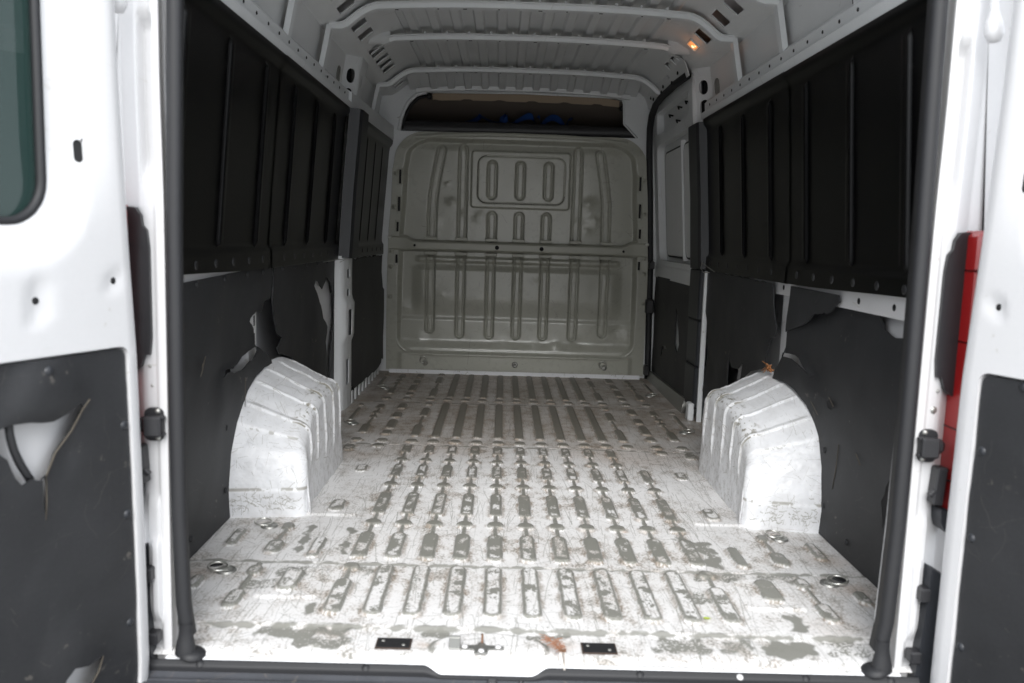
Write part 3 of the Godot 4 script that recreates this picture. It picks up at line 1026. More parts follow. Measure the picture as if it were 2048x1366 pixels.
	# top flange with its row of screws
	for x: float in [-0.42, -0.18, -0.02, 0.14, 0.38]:
		g = Geo.new()
		g.lathe(Vector3(x, 1.497 + (0.012 if absf(x) < 0.3 else 0.008), zb - 0.004), Vector3(0, 0, 1), [Vector2(0, 0.004), Vector2(0.005, 0.003), Vector2(0.007, 0)], 10)
		put("flange_screw", g, M.dark, root)
	g = Geo.new()
	var rail := []
	for i in 25:
		var x := lerpf(-0.66, 0.66, i / 24.0)
		rail.append(Vector3(x, 1.507 - 0.03 * pow(absf(x) / 0.66, 3.0), zb + 0.0))
	g.sweep(rail, v2([-0.012, -0.012, 0.012, -0.012, 0.014, -0.006, 0.012, 0.002, -0.012, 0.002]), Vector3(0, 0, 1))
	put("top_flange", g, M.primer, root)
	# foot: centre screw, white kick strip along the floor
	g = Geo.new()
	g.lathe(Vector3(0, 0.069, zb + 0.028), Vector3(0, 0, 1), [Vector2(0, 0.001), Vector2(0.008, 0.001), Vector2(0.0085, 0.004), Vector2(0.016, 0.003), Vector2(0.019, -0.004)], 16)
	put("foot_screw", g, M.zinc_dull, root)
	g = Geo.new()
	sheet(g, v2([-0.80, 0.0, 0.80, 0.0, 0.80, 0.028, -0.80, 0.026]), [], 0.1, func(p: Vector2, d: float) -> Vector3: return Vector3(p.x, p.y - 0.004, zb + 0.034 - d + 0.012 * sst(0.02, 0.0, p.y)), 0.004)
	put("kick_strip", g, M.white_worn, root)
	for x: float in [-0.571, 0.572]:
		var rg := holder("wall_ring", root)
		rg.position = Vector3(x, 0.076, zb + 0.030)
		var b := Geo.new()
		b.lathe(Vector3(0.002 * signf(x), -0.010, 0), Vector3(0, 0, 1), [Vector2(0, 0.008), Vector2(0.006, 0.008), Vector2(0.0065, 0.004), Vector2(0.015, 0.003), Vector2(0.017, -0.004)], 16)
		put("rosette", b, M.zinc, rg)
		b = Geo.new()
		var pts := []
		for k in 18:
			var a := TAU * k / 18
			pts.append(Vector3(-0.012 + 0.022 * cos(a), 0.012 + 0.022 * sin(a), 0.008 + 0.004 * sin(a)))
		b.tube(pts, 0.003, 7, true)
		put("ring", b, M.zinc, rg)


func bulkhead_texture() -> ImageTexture:
	var w := 1100
	var h := 1000
	var r := RandomNumberGenerator.new()
	r.seed = 91
	var big := noise_bytes(w, h, 0.005, 4, 61)
	var mid := noise_bytes(w, h, 0.03, 4, 62)
	var fine := noise_bytes(w, h, 0.2, 2, 63)
	var dark := PackedByteArray()
	dark.resize(w * h)
	strokes(dark, w, h, 240, 4, 50, 0.0, 3.0, 60, 210, r, 0.09)
	strokes(dark, w, h, 500, 1, 5, 0.0, 3.0, 50, 170, r)
	strokes(dark, w, h, 60, 6, 30, 0.1, 0.3, 70, 190, r, 0.05)
	strokes(dark, w, h, 4, 90, 120, 1.2, 0.2, 120, 190, r, 0.03)
	var pale := PackedByteArray()
	pale.resize(w * h)
	strokes(pale, w, h, 420, 4, 80, 0.0, 3.0, 40, 170, r, 0.08)
	var out := PackedByteArray()
	out.resize(w * h * 3)
	for j in h:
		for i in w:
			var k := j * w + i
			var c := Vector3(0.40, 0.402, 0.345) * (0.96 + 0.06 * big[k] / 255.0 + 0.02 * fine[k] / 255.0)
			c = c.lerp(Vector3(0.46, 0.46, 0.42), pale[k] / 255.0)
			c = c.lerp(Vector3(0.20, 0.185, 0.15), 0.16 * sst(0.58, 0.7, mid[k] / 255.0 * 0.6 + big[k] / 255.0 * 0.4))
			c = c.lerp(Vector3(0.05, 0.045, 0.04), dark[k] / 255.0 * 0.85)
			out[k * 3] = s8(c.x); out[k * 3 + 1] = s8(c.y); out[k * 3 + 2] = s8(c.z)
	return image_tex(w, h, out)


# ---------------------------------------------------------------- sides
func wall_x(y: float) -> float:          # inner face of the upper lining
	return 0.905 - 0.048 * clampf((y - 0.82) / 0.64, 0.0, 1.0) - 0.010 * sin(PI * clampf((y - 0.82) / 0.64, 0.0, 1.0)) * 0.0


func upper_panel(s: float, z0: float, z1: float, rib_z: Array, lift: float, y_top: float, xo: float, taper: float):
	var root := holder("upper_lining_panel")
	var zmin := minf(z0, z1)
	var zmax := maxf(z0, z1)
	var f := func(u: float, v: float) -> Vector3:
		var z := lerpf(zmax, zmin, u)
		var y := lerpf(0.752 + 0.014 * sst(-1.15, -0.25, z), y_top, v)
		var d := 0.0
		for rz: float in rib_z:
			var sd := capsule(Vector2(z, y), Vector2(rz, 0.838), Vector2(rz - 0.0, y_top - 0.075), 0.010)
			d = maxf(d, (0.010 if taper == 0.0 else 0.003) * sst(0.0, 0.009, -sd))
		var x := wall_x(y)
		# the foot flange stands proud, the head leans in under the rail
		var foot := 0.012 * sst(0.826, 0.814, y)
		var head := 0.016 * sst(y_top - 0.05, y_top - 0.02, y)
		# shallow trays between the ribs
		var tray := 0.0015 * sst(0.835, 0.85, y) * sst(y_top - 0.06, y_top - 0.075, y)
		for rz: float in rib_z: tray *= sst(0.018, 0.034, absf(z - rz + 0.02))
		return Vector3(s * (x + xo - d - foot - head + tray - lift + taper * (z + 2.6)), y, z)
	var nu := int((zmax - zmin) / 0.004)
	put("panel", grid_mesh(nu, 70, f), M.upper, root)
	for q: float in [0.7535, y_top - 0.001]:
		if q < 1.0 and zmax > -1.0: continue
		var g := Geo.new()
		g.sweep([Vector3(s * (wall_x(q) + xo - lift + taper * (zmax + 2.6) - 0.005), q, zmax), Vector3(s * (wall_x(q) + xo - lift + taper * (zmin + 2.6) - 0.005), q, zmin)], v2([-0.003, -0.003, 0.006, -0.003, 0.006, 0.003, -0.003, 0.003]), Vector3.UP)
		put("edge", g, M.upper, root)
	var zz := zmax - 0.16
	while zz > zmin + 0.05:
		var b := Geo.new()
		var x := s * (wall_x(0.785) + xo - 0.012 - lift + taper * (zz + 2.6))
		b.lathe(Vector3(x, 0.785, zz), Vector3(-s, 0, 0), [Vector2(0, 0.0025), Vector2(0.009, 0.002), Vector2(0.012, 0.001), Vector2(0.0125, -0.002)], 12)
		put("plug", b, M.plastic, root)
		zz -= 0.155


func low_f(s: float, bulge: Callable) -> Callable:
	return func(p: Vector2, d: float) -> Vector3: return Vector3(s * (0.908 - float(bulge.call(p)) + d), p.y, p.x)


func plug_row(s: float, pts: Array, parent: Node, x := 0.906):
	for p: Vector2 in pts:
		var g := Geo.new()
		g.lathe(Vector3(s * x, p.y, p.x), Vector3(-s, 0, 0), [Vector2(0, 0.004), Vector2(0.006, 0.0035), Vector2(0.009, 0.001), Vector2(0.0095, -0.001)], 12)
		put("plug", g, M.rubber, parent)


func lower_linings():
	var nz := FastNoiseLite.new()
	nz.seed = 5
	nz.frequency = 1.6
	# left, rear
	var lp := holder("lower_lining_panel", null, "torn dark lining panel with a cracked flap over the wheel arch")
	var crack := ragged(v2([-1.124, 0.494, -1.05, 0.487, -0.985, 0.480, -0.93, 0.462, -0.87, 0.458, -0.81, 0.464, -0.77, 0.444, -0.81, 0.455, -0.88, 0.444, -0.95, 0.442, -1.0, 0.452, -1.06, 0.456, -1.118, 0.480]), 0.003, 0.03, 3)
	var outl := v2([-0.04, 0.002, -0.838, 0.002, -0.822, 0.08, -0.846, 0.20, -0.895, 0.285, -1.0, 0.365, -1.10, 0.400, -1.20, 0.412, -1.300, 0.408]) + torn(v2([-1.285, 0.428, -1.22, 0.455, -1.135, 0.489]), 0.002, 0.03, 5) + torn(v2([-1.124, 0.497, -1.118, 0.553, -1.074, 0.581, -1.080, 0.590, -1.146, 0.611, -1.185, 0.601, -1.212, 0.604, -1.231, 0.638, -1.312, 0.638, -1.338, 0.700]), 0.003, 0.02, 9) + v2([-1.338, 0.700, -1.338, 0.757, -0.32, 0.738, -0.04, 0.735])
	var bl := func(p: Vector2) -> float:
		var d := 0.010 * nz.get_noise_2d(p.x, p.y) * sst(0.0, 0.12, p.y) * sst(0.75, 0.66, p.y)
		# the flap under the crack folds out of the plane
		var k := sst(-0.70, -0.78, p.x + (p.y - 0.40) * 0.25) * sst(0.18, 0.40, p.y)
		var above := sst(0.0, 0.012, p.y - pick([-1.124, 0.488, -0.985, 0.466, -0.93, 0.452, -0.81, 0.459, -0.77, 0.444], p.x))
		d += (0.008 * k) * (1.0 - above) - 0.004 * above * k
		return d
	var g := Geo.new()
	sheet(g, outl, [crack], 0.035, low_f(-1, bl), 0.004, true)
	put("panel", g, M.lining, lp)
	plug_row(-1, v2([-0.36, 0.727, -0.57, 0.732, -0.80, 0.735, -1.02, 0.738, -1.2, 0.74, -0.80, 0.29, -0.79, 0.10, -0.50, 0.055, -0.36, 0.045]), lp)
	for q: Array in [[-0.63, 0.53, -0.60, 0.505], [-0.617, 0.515, -0.59, 0.48], [-0.93, 0.42, -0.925, 0.33], [-0.47, 0.65, -0.475, 0.62], [-0.465, 0.645, -0.45, 0.632]]:
		g = Geo.new()
		g.tube([Vector3(-0.9065 + 0.018 * sst(-0.85, -0.9, q[0]), q[1], q[0]), Vector3(-0.9045 + 0.018 * sst(-0.85, -0.9, q[0]), (q[1] + q[3]) * 0.5, (q[0] + q[2]) * 0.5 + 0.004), Vector3(-0.9065 + 0.018 * sst(-0.85, -0.9, q[0]), q[3], q[2])], 0.0013, 5)
		put("frayed_edge", g, M.fray, lp)
	g = Geo.new()
	sheet(g, ragged(v2([-0.335, 0.135, -0.30, 0.155, -0.27, 0.15, -0.30, 0.12, -0.32, 0.10]), 0.004, 0.02, 4), [], 0.0, func(p: Vector2, d: float) -> Vector3: return Vector3(-0.9035 + d, p.y, p.x), 0.001)
	put("tear", g, M.dark, lp)
	# left, ahead of the seam
	lp = holder("lower_lining_panel", null, "dark lining panel with a long vertical tear showing white metal")
	outl = v2([-1.343, 0.757, -2.46, 0.752, -2.46, 0.06, -2.02, 0.04, -1.93, 0.13, -1.84, 0.235, -1.745, 0.32, -1.62, 0.382, -1.47, 0.418]) + torn(v2([-1.40, 0.428, -1.385, 0.455, -1.449, 0.484, -1.385, 0.508, -1.355, 0.553, -1.318, 0.636]), 0.003, 0.02, 13) + v2([-1.318, 0.636, -1.343, 0.70])
	var hole2 := ragged(v2([-1.979, 0.647, -2.03, 0.668, -2.085, 0.66, -2.165, 0.62, -2.20, 0.64, -2.26, 0.672, -2.36, 0.63, -2.41, 0.576, -2.435, 0.50, -2.43, 0.44, -2.38, 0.352, -2.34, 0.26, -2.32, 0.17, -2.255, 0.27, -2.222, 0.34, -2.195, 0.375, -2.245, 0.44, -2.15, 0.49, -2.110, 0.55]), 0.005, 0.03, 17)
	bl = func(p: Vector2) -> float:
		var d := 0.009 * nz.get_noise_2d(p.x + 7.0, p.y) * sst(0.75, 0.66, p.y)
		# the torn lip curls into the load space behind the hole
		var e := pick([0.15, -2.29, 0.3, -2.235, 0.44, -2.24, 0.55, -2.10, 0.66, -1.97], p.y)
		return d + 0.006 * sst(-1.80, -2.02, p.x) * sst(e - 0.10, e + 0.02, p.x) * sst(0.05, 0.25, p.y) * sst(0.74, 0.6, p.y)
	g = Geo.new()
	sheet(g, outl, [hole2], 0.035, low_f(-1, bl), 0.004, true)
	put("panel", g, M.lining, lp)
	plug_row(-1, v2([-1.45, 0.742, -1.65, 0.742, -1.85, 0.742, -2.05, 0.742, -2.25, 0.742, -2.33, 0.60, -2.335, 0.42]), lp)
	# left, ahead of the pillar
	lp = holder("lower_lining_panel", null, "dark ragged lining panel behind the left pillar")
	outl = ragged(v2([-2.60, 0.745, -3.59, 0.745, -3.56, 0.64, -3.60, 0.545, -3.655, 0.53, -3.665, 0.30, -3.66, 0.085, -3.60, 0.10, -3.57, 0.075, -3.40, 0.055, -3.0, 0.060, -2.72, 0.065, -2.60, 0.11]), 0.006, 0.06, 23)
	bl = func(p: Vector2) -> float: return 0.048 - 0.010 * (p.x + 2.6) * 2.0 + 0.006 * nz.get_noise_2d(p.x, p.y)
	g = Geo.new()
	sheet(g, outl, [], 0.06, low_f(-1, bl), 0.004, true)
	put("panel", g, M.lining, lp)
	# right, ahead of the gap
	lp = holder("lower_lining_panel", null, "dark torn lining panel with a broken lower corner")
	outl = torn(v2([-2.44, 0.752, -1.41, 0.742, -1.385, 0.665, -1.325, 0.59, -1.33, 0.555, -1.374, 0.548, -1.40, 0.50, -1.425, 0.43, -1.47, 0.415]), 0.004, 0.04, 31) + v2([-1.47, 0.417, -1.62, 0.382, -1.745, 0.322]) + torn(v2([-1.72, 0.40, -1.79, 0.368, -1.88, 0.358, -1.93, 0.40, -1.945, 0.26]), 0.004, 0.02, 33) + v2([-1.90, 0.18, -2.02, 0.05]) + torn(v2([-2.33, 0.06, -2.39, 0.17, -2.30, 0.34, -2.362, 0.50, -2.45, 0.59]), 0.005, 0.03, 37)
	bl = func(p: Vector2) -> float: return 0.010 + 0.010 * nz.get_noise_2d(p.x - 4.0, p.y) * sst(0.74, 0.6, p.y) + 0.006 * sst(-1.55, -1.38, p.x) * sst(0.74, 0.6, p.y)
	g = Geo.new()
	sheet(g, outl, [], 0.035, low_f(1, bl), 0.004, true)
	put("panel", g, M.lining, lp)
	# right, rear
	lp = holder("lower_lining_panel", null, "dark lining panel broken away along its top near the rear doors")
	outl = v2([-0.04, 0.002, -0.838, 0.002, -0.824, 0.09, -0.846, 0.21, -0.895, 0.29, -1.0, 0.37, -1.10, 0.404, -1.20, 0.414, -1.320, 0.405]) + torn(v2([-1.29, 0.438, -1.245, 0.475, -1.218, 0.500]), 0.003, 0.03, 41) + v2([-1.222, 0.60]) + torn(v2([-1.12, 0.690, -0.99, 0.698, -0.866, 0.702, -0.706, 0.712, -0.613, 0.722, -0.575, 0.695, -0.535, 0.668, -0.47, 0.655, -0.42, 0.660, -0.378, 0.674, -0.04, 0.672]), 0.003, 0.03, 43)
	var crack2 := ragged(v2([-1.224, 0.512, -1.14, 0.515, -1.05, 0.500, -0.96, 0.472, -1.05, 0.490, -1.14, 0.502, -1.222, 0.499]), 0.001, 0.03, 45)
	bl = func(p: Vector2) -> float:
		var d := 0.010 * nz.get_noise_2d(p.x + 2.0, p.y + 5.0) * sst(0.0, 0.12, p.y)
		d -= 0.022 * sst(0.58, 0.70, p.y) * sst(-1.2, -1.0, p.x)        # the upper edge has sprung back towards the wall
		var under := sst(0.012, 0.0, p.y - pick([-1.224, 0.507, -1.05, 0.496, -0.96, 0.474], p.x))
		d += 0.018 * under * sst(-0.86, -1.02, p.x) * sst(0.30, 0.45, p.y)
		d += 0.006 * sst(-1.0, -1.2, p.x) * (1.0 - under) * sst(0.74, 0.6, p.y)
		return d
	g = Geo.new()
	sheet(g, outl, [crack2], 0.035, low_f(1, bl), 0.004, true)
	put("panel", g, M.lining, lp)
	var tab := v2([-1.222, 0.585, -1.222, 0.745, -0.802, 0.742]) + torn(v2([-0.790, 0.722, -0.83, 0.700, -0.866, 0.683, -0.94, 0.676, -0.991, 0.666, -1.018, 0.648, -1.09, 0.62]), 0.004, 0.015, 47)
	g = Geo.new()
	sheet(g, tab, [], 0.03, func(p: Vector2, d: float) -> Vector3: return Vector3(0.905 - 0.008 * sst(-1.0, -1.2, p.x) * sst(0.74, 0.6, p.y) - 0.004 + d, p.y, p.x), 0.004, true)
	put("torn_tab", g, M.lining, lp)
	plug_row(1, v2([-0.83, 0.265, -0.80, 0.10, -0.62, 0.05, -0.40, 0.045, -1.18, 0.735, -1.0, 0.733, -0.86, 0.732]), lp)
	for q: Array in [[-0.72, 0.31, -0.74, 0.17], [-0.60, 0.315, -0.565, 0.29], [-0.82, 0.43, -0.78, 0.41], [-1.05, 0.43, -0.90, 0.36]]:
		g = Geo.new()
		g.tube([Vector3(0.904, q[1], q[0]), Vector3(0.903, (q[1] + q[3]) * 0.5, (q[0] + q[2]) * 0.5 + 0.006), Vector3(0.904, q[3], q[2])], 0.0012, 5)
		put("frayed_edge", g, M.fray, lp)
	g = Geo.new()
	sheet(g, ragged(v2([-0.42, 0.235, -0.385, 0.30, -0.37, 0.30, -0.375, 0.22, -0.40, 0.17]), 0.005, 0.02, 49), [], 0.0, func(p: Vector2, d: float) -> Vector3: return Vector3(0.9035 - d, p.y, p.x), 0.001)
	put("tear", g, M.dark, lp)
	g = Geo.new()
	sheet(g, ragged(v2([-0.83, 0.415, -0.81, 0.428, -0.79, 0.41, -0.795, 0.398, -0.815, 0.400]), 0.003, 0.015, 51), [], 0.0, func(p: Vector2, d: float) -> Vector3: return Vector3(0.9035 - d, p.y, p.x), 0.001)
	put("tear", g, M.dark, lp)


func side_structure(s: float):
	var nm := "left" if s < 0 else "right"
	# outer skin of the body, the belt rail, inner posts seen through the tears
	var g := Geo.new()
	var prof := v2([0.88, -0.012, 1.00, -0.06, 1.02, 0.25, 1.02, 0.80, 0.995, 1.25, 0.955, 1.55, 0.915, 1.72, 0.86, 1.82, 0.74, 1.885, 0.66, 1.892])
	g.sg(1)
	for i in prof.size() - 1:
		for k in 8:
			var za := -4.35 + 4.35 * k / 8.0 - 0.03
			var zb := -4.35 + 4.35 * (k + 1) / 8.0 - 0.03
			g.quad(Vector3(s * prof[i].x, prof[i].y, za), Vector3(s * prof[i + 1].x, prof[i + 1].y, za), Vector3(s * prof[i + 1].x, prof[i + 1].y, zb), Vector3(s * prof[i].x, prof[i].y, zb))
	put("body_side", g, M.shell)
	# belt rail behind the linings, with bolt holes
	g = Geo.new()
	g.sweep([Vector3(s * 0.925, 0.735, -0.05), Vector3(s * 0.925, 0.735, -2.45)], v2([-0.008, -0.030, 0.008, -0.030, 0.030, -0.036, 0.030, 0.036, 0.008, 0.030, -0.008, 0.030]) if s > 0 else v2([0.008, -0.030, -0.008, -0.030, -0.030, -0.036, -0.030, 0.036, -0.008, 0.030, 0.008, 0.030]), Vector3.UP, true, -1)
	var belt := put("belt_rail", g, M.white)
	for z: float in [-0.47, -0.69, -1.34]:
		g = Geo.new()
		g.lathe(Vector3(s * 0.9165, 0.733, z), Vector3(-s, 0, 0), [Vector2(0, 0.0012), Vector2(0.0085, 0.0012), Vector2(0.0095, 0.0)], 12)
		put("bolt_hole", g, M.dark, belt)
	# closed cavity between lining and skin: posts
	for q: Array in ([[-1.15, 0.045], [-2.20, 0.28]] if s < 0 else [[-1.30, 0.10], [-1.86, 0.07], [-2.37, 0.08]]):
		g = Geo.new()
		var z: float = q[0]
		var hw: float = q[1]
		var sec := []
		for e: Array in [[-hw - 0.03, 0.045], [-hw, 0.0], [hw, 0.0], [hw + 0.03, 0.045], [hw + 0.03, 0.05], [-hw - 0.03, 0.05]]: sec.append(Vector2(e[0], s * e[1]))
		g.sweep([Vector3(s * (0.930 if s < 0 else 0.938), -0.02, z), Vector3(s * (0.930 if s < 0 else 0.938), 0.70, z)], sec, Vector3(1, 0, 0), true, -1)
		put("inner_post", g, M.white)
	if s < 0:
		for y: float in [0.575, 0.515]:
			g = Geo.new()
			g.box(Vector3(-0.9295, y, -1.168), Vector3(0.003, 0.035, 0.010), 0.001)
			put("post_slot", g, M.dark)
	else:
		# white inner skin that shows under the belt rail behind the broken panel
		g = Geo.new()
		sheet(g, v2([-0.75, 0.55, -0.05, 0.55, -0.05, 0.71, -0.75, 0.71]), [], 0.02, func(p: Vector2, d: float) -> Vector3: return Vector3(0.965 - 0.03 * sst(0.70, 0.66, p.y) + 0.012 * sst(0.695, 0.685, p.y) + d, p.y, p.x), 0.003)
		put("inner_skin", g, M.white)
	# perforated ledge over the upper lining (rear part), and beyond the pillar on the left
	var zf := -2.52 if s > 0 else -3.68
	g = Geo.new()
	g.sweep([Vector3(s * 0.852, 1.512, -0.03), Vector3(s * 0.852, 1.512, -2.50)], v2([0.012, -0.050, -0.006, -0.046, -0.010, -0.012, 0.008, 0.002, 0.004, 0.036, 0.018, 0.052, 0.055, 0.052, 0.055, -0.050]) if s > 0 else v2([-0.012, -0.050, 0.006, -0.046, 0.010, -0.012, -0.008, 0.002, -0.004, 0.036, -0.018, 0.052, -0.055, 0.052, -0.055, -0.050]), Vector3.UP, true, -1)
	var rail := put("side_rail", g, M.inner)
	if s < 0:
		g = Geo.new()
		g.sweep([Vector3(-0.850, 1.510, -2.5), Vector3(-0.800, 1.500, -3.68)], v2([-0.012, -0.050, 0.006, -0.046, 0.008, 0.036, -0.018, 0.052, -0.055, 0.052, -0.055, -0.050]), Vector3.UP, true, -1)
		put("side_rail", g, M.inner)
	var z := -0.45
	while z > -2.45:
		g = Geo.new()
		g.lathe(Vector3(s * 0.8585, 1.530, z), Vector3(-s, 0, 0.0), [Vector2(0, 0.0025), Vector2(0.0055, 0.0025), Vector2(0.0065, -0.002)], 8)
		put("rail_hole", g, M.dark, rail)
		z -= 0.13
	# upper side skin between rail and roof
	g = Geo.new()
	sheet(g, v2([-0.02, 1.54, -3.72, 1.54, -3.72, 1.735, -0.02, 1.735]), [], 0.12, func(p: Vector2, d: float) -> Vector3: return Vector3(s * (0.900 - 0.030 * sst(1.56, 1.73, p.y) + 0.004 * sin(p.x * 5.0)), p.y, p.x))
	put("upper_side_skin", g, M.roof)


func cant_curve(t: float) -> Vector2:     # from the top of the side skin round to the roof, t = 0..1
	return Vector2(pick([0.0, 0.890, 0.2, 0.830, 0.32, 0.795, 0.72, 0.690, 0.85, 0.650, 1.0, 0.600], t), pick([0.0, 1.722, 0.2, 1.726, 0.32, 1.734, 0.72, 1.818, 0.85, 1.836, 1.0, 1.846], t))


func cant_rail(s: float):
	var holes := []
	var zs := [-0.65, -0.84, -1.20, -1.38, -1.63, -1.82, -2.125, -2.30, -2.60, -2.69, -2.83, -2.96, -3.08, -3.42, -3.50, -3.58]
	for i in zs.size():
		var z: float = zs[i]
		if s > 0 and absf(z + 2.30) < 0.01: continue
		if s > 0 and z < -2.9: continue
		var hl := 0.048 if z > -2.4 else (0.026 if z < -3.3 else 0.040)
		holes.append(rrect(z - hl, 0.395, z + hl, 0.615, 0.010, 3))
	if s > 0: holes.append(rrect(-2.335, 0.43, -2.255, 0.60, 0.008, 3))
	var g := Geo.new()
	sheet(g, v2([-0.02, 0.0, -3.72, 0.0, -3.72, 1.0, -0.02, 1.0]), holes, 0.10, func(p: Vector2, d: float) -> Vector3:
		var c := cant_curve(p.y)
		var e := cant_curve(minf(p.y + 0.02, 1.0)) - cant_curve(maxf(p.y - 0.02, 0.0))
		var n := Vector2(-e.y, e.x).normalized() * -1.0
		return Vector3(s * (c.x + absf(n.x) * d), c.y + absf(n.y) * d, p.x), 0.006)
	put("cant_rail", g, M.roof)


func roof():
	# outer roof sheet with its lengthwise swages
	var f := func(u: float, v: float) -> Vector3:
		var x := (u * 2.0 - 1.0) * 0.70
		var z := -0.02 - 3.95 * v
		var c := absf(fposmod(x / 0.104 + 0.25, 1.0) - 0.5) * 2.0
		var sw := 0.016 * sst(0.52, 0.64, c) * sst(0.64, 0.60, absf(x))
		return Vector3(x, 1.871 - 0.022 * pow(absf(x) / 0.7, 2.5) - sw - 0.085 * sst(-3.33, -3.74, z), z)
	put("roof_sheet", grid_mesh(420, 60, f), M.roof)
	var g := Geo.new()
	g.box(Vector3(0, 1.905, -2.19), Vector3(1.50, 0.02, 4.36), 0.004)
	put("outer_roof", g, M.shell)
	for z: float in [-1.36, -1.93, -3.30]:
		bow(z, true)
	bow(-2.50, false)
	bow(-0.72, true)


func bow(z: float, full: bool):
	var root := holder("roof_bow")
	var path := []
	var top := func(x: float) -> float: return 1.818 - 0.022 * pow(absf(x) / 0.68, 2.5)
	var half := []
	for i in 15: half.append(Vector3(lerpf(0.0, 0.640, i / 14.0), top.call(lerpf(0.0, 0.640, i / 14.0)), z))
	if full:
		for q: Array in [[0.668, 1.790], [0.690, 1.779], [0.712, 1.764], [0.762, 1.724], [0.782, 1.717], [0.832, 1.716]]: half.append(Vector3(q[0], q[1], z))
	else:
		for q: Array in [[0.672, 1.790], [0.70, 1.780]]: half.append(Vector3(q[0], q[1], z))
	for i in range(half.size() - 1, 0, -1): path.append(Vector3(-half[i].x, half[i].y, z))
	path.append_array(half)
	var g := Geo.new()
	g.sweep(path, v2([-0.010, 0.036, 0.012, 0.034, 0.014, 0.030, 0.014, 0.024, -0.010, 0.022, -0.011, 0.018, -0.011, -0.018, -0.010, -0.022, 0.014, -0.024, 0.014, -0.034, -0.010, -0.036]) if false else v2([-0.011, 0.018, -0.009, 0.021, 0.006, 0.024, 0.010, 0.036, 0.013, 0.036, 0.013, -0.036, 0.010, -0.036, 0.006, -0.024, -0.009, -0.021, -0.011, -0.018]), Vector3(0, 0, 1), true, -1)
	put("bow", g, M.inner, root)
	for i in 9:
		g = Geo.new()
		var x := lerpf(-0.56, 0.56, i / 8.0) + (0.03 if i % 3 == 1 else 0.0)
		var sx := 0.016 if i % 2 == 0 else 0.007
		g.box(Vector3(x, float(top.call(x)) - 0.0112, z - 0.002), Vector3(sx, 0.002, 0.009), 0.0006)
		put("bow_hole", g, M.dark, root)
	# daubs of sealant between bow and roof
	for i in range(-5, 6):
		g = Geo.new()
		var x := (i + 0.25) * 0.104
		g.lathe(Vector3(x, float(top.call(x)) + 0.020, z + 0.030), Vector3(0, 0, 1), [Vector2(0, 0.006), Vector2(0.004, 0.005), Vector2(0.006, 0.001), Vector2(0.007, -0.006)], 8)
		put("sealant_dab", g, M.inner, root)
	for s: float in [-1.0, 1.0]:
		if full and not (s > 0 and z < -3.0):
			g = Geo.new()
			g.sweep([Vector3(s * 0.832, 1.722, z), Vector3(s * 0.838, 1.690, z), Vector3(s * 0.866, 1.552, z)], v2([-0.010, -0.020, 0.010, -0.020, 0.010, 0.020, -0.010, 0.020]), Vector3(0, 0, 1), true, -1)
			put("bow_leg", g, M.inner, root)
			g = Geo.new()
			g.sweep([Vector3(s * 0.849, 1.685, z - 0.040), Vector3(s * 0.873, 1.562, z - 0.040)], v2([-0.008, -0.012, 0.008, -0.012, 0.008, 0.012, -0.008, 0.012]), Vector3(0, 0, 1), true, -1)
			put("leg_gap", g, M.dark, root)
		elif not full:
			g = Geo.new()     # gusset that splays to the cant rail
			g.quad(Vector3(s * 0.66, 1.782, z + 0.02), Vector3(s * 0.745, 1.772, z + 0.10), Vector3(s * 0.76, 1.760, z + 0.06), Vector3(s * 0.68, 1.776, z - 0.02))
			g.quad(Vector3(s * 0.66, 1.782, z - 0.02), Vector3(s * 0.745, 1.772, z - 0.10), Vector3(s * 0.76, 1.760, z - 0.06), Vector3(s * 0.68, 1.776, z + 0.02))
			g.quad(Vector3(s * 0.66, 1.830, z + 0.02), Vector3(s * 0.70, 1.822, z + 0.07), Vector3(s * 0.745, 1.772, z + 0.10), Vector3(s * 0.66, 1.782, z + 0.02))
			put("gusset", g, M.inner, root)


func interior_lamp():
	var o := holder("load_space_lamp", null, "small lit amber lamp let into the roof edge")
	var c := cant_curve(0.515)
	var e := cant_curve(0.6) - cant_curve(0.43)
	var up := Vector3(e.x, e.y, 0).normalized()
	var n := Vector3(-up.y, up.x, 0)
	if n.y > 0: n = -n
	o.transform = Transform3D(Basis(Vector3(0, 0, 1), up, n), Vector3(c.x, c.y, -2.295))
	var g := Geo.new()
	for q: Array in [[-0.041, 0.0, 0.006, 0.050], [0.041, 0.0, 0.006, 0.050], [0.0, 0.025, 0.088, 0.006], [0.0, -0.025, 0.088, 0.006]]:
		g.box(Vector3(q[0], q[1], 0.002), Vector3(q[2], q[3], 0.010), 0.002)
	put("bezel", g, M.inner, o)
	g = Geo.new()
	g.box(Vector3(0, 0, 0.001), Vector3(0.074, 0.042, 0.008), 0.003)
	put("lens", g, M.lens, o)
	g = Geo.new()
	g.lathe(Vector3(-0.012, -0.004, 0.0052), Vector3(0, 0, 1), [Vector2(0, 0.003), Vector2(0.006, 0.0025), Vector2(0.0085, 0.0)], 12)
	g.lathe(Vector3(0.016, -0.010, 0.0052), Vector3(0, 0, 1), [Vector2(0, 0.002), Vector2(0.003, 0.0015), Vector2(0.0045, 0.0)], 10)
	put("bulb_glow", g, M.bulb, o)
	var l := OmniLight3D.new()
	l.name = "lamp_light"
	l.light_color = Color(1.0, 0.62, 0.32)
	l.light_energy = 0.0003
	l.light_size = 0.03
	l.omni_range = 6.0
	l.omni_attenuation = 2.0
	l.shadow_enabled = true
	l.position = Vector3(0, 0, 0.03)
	o.add_child(l)


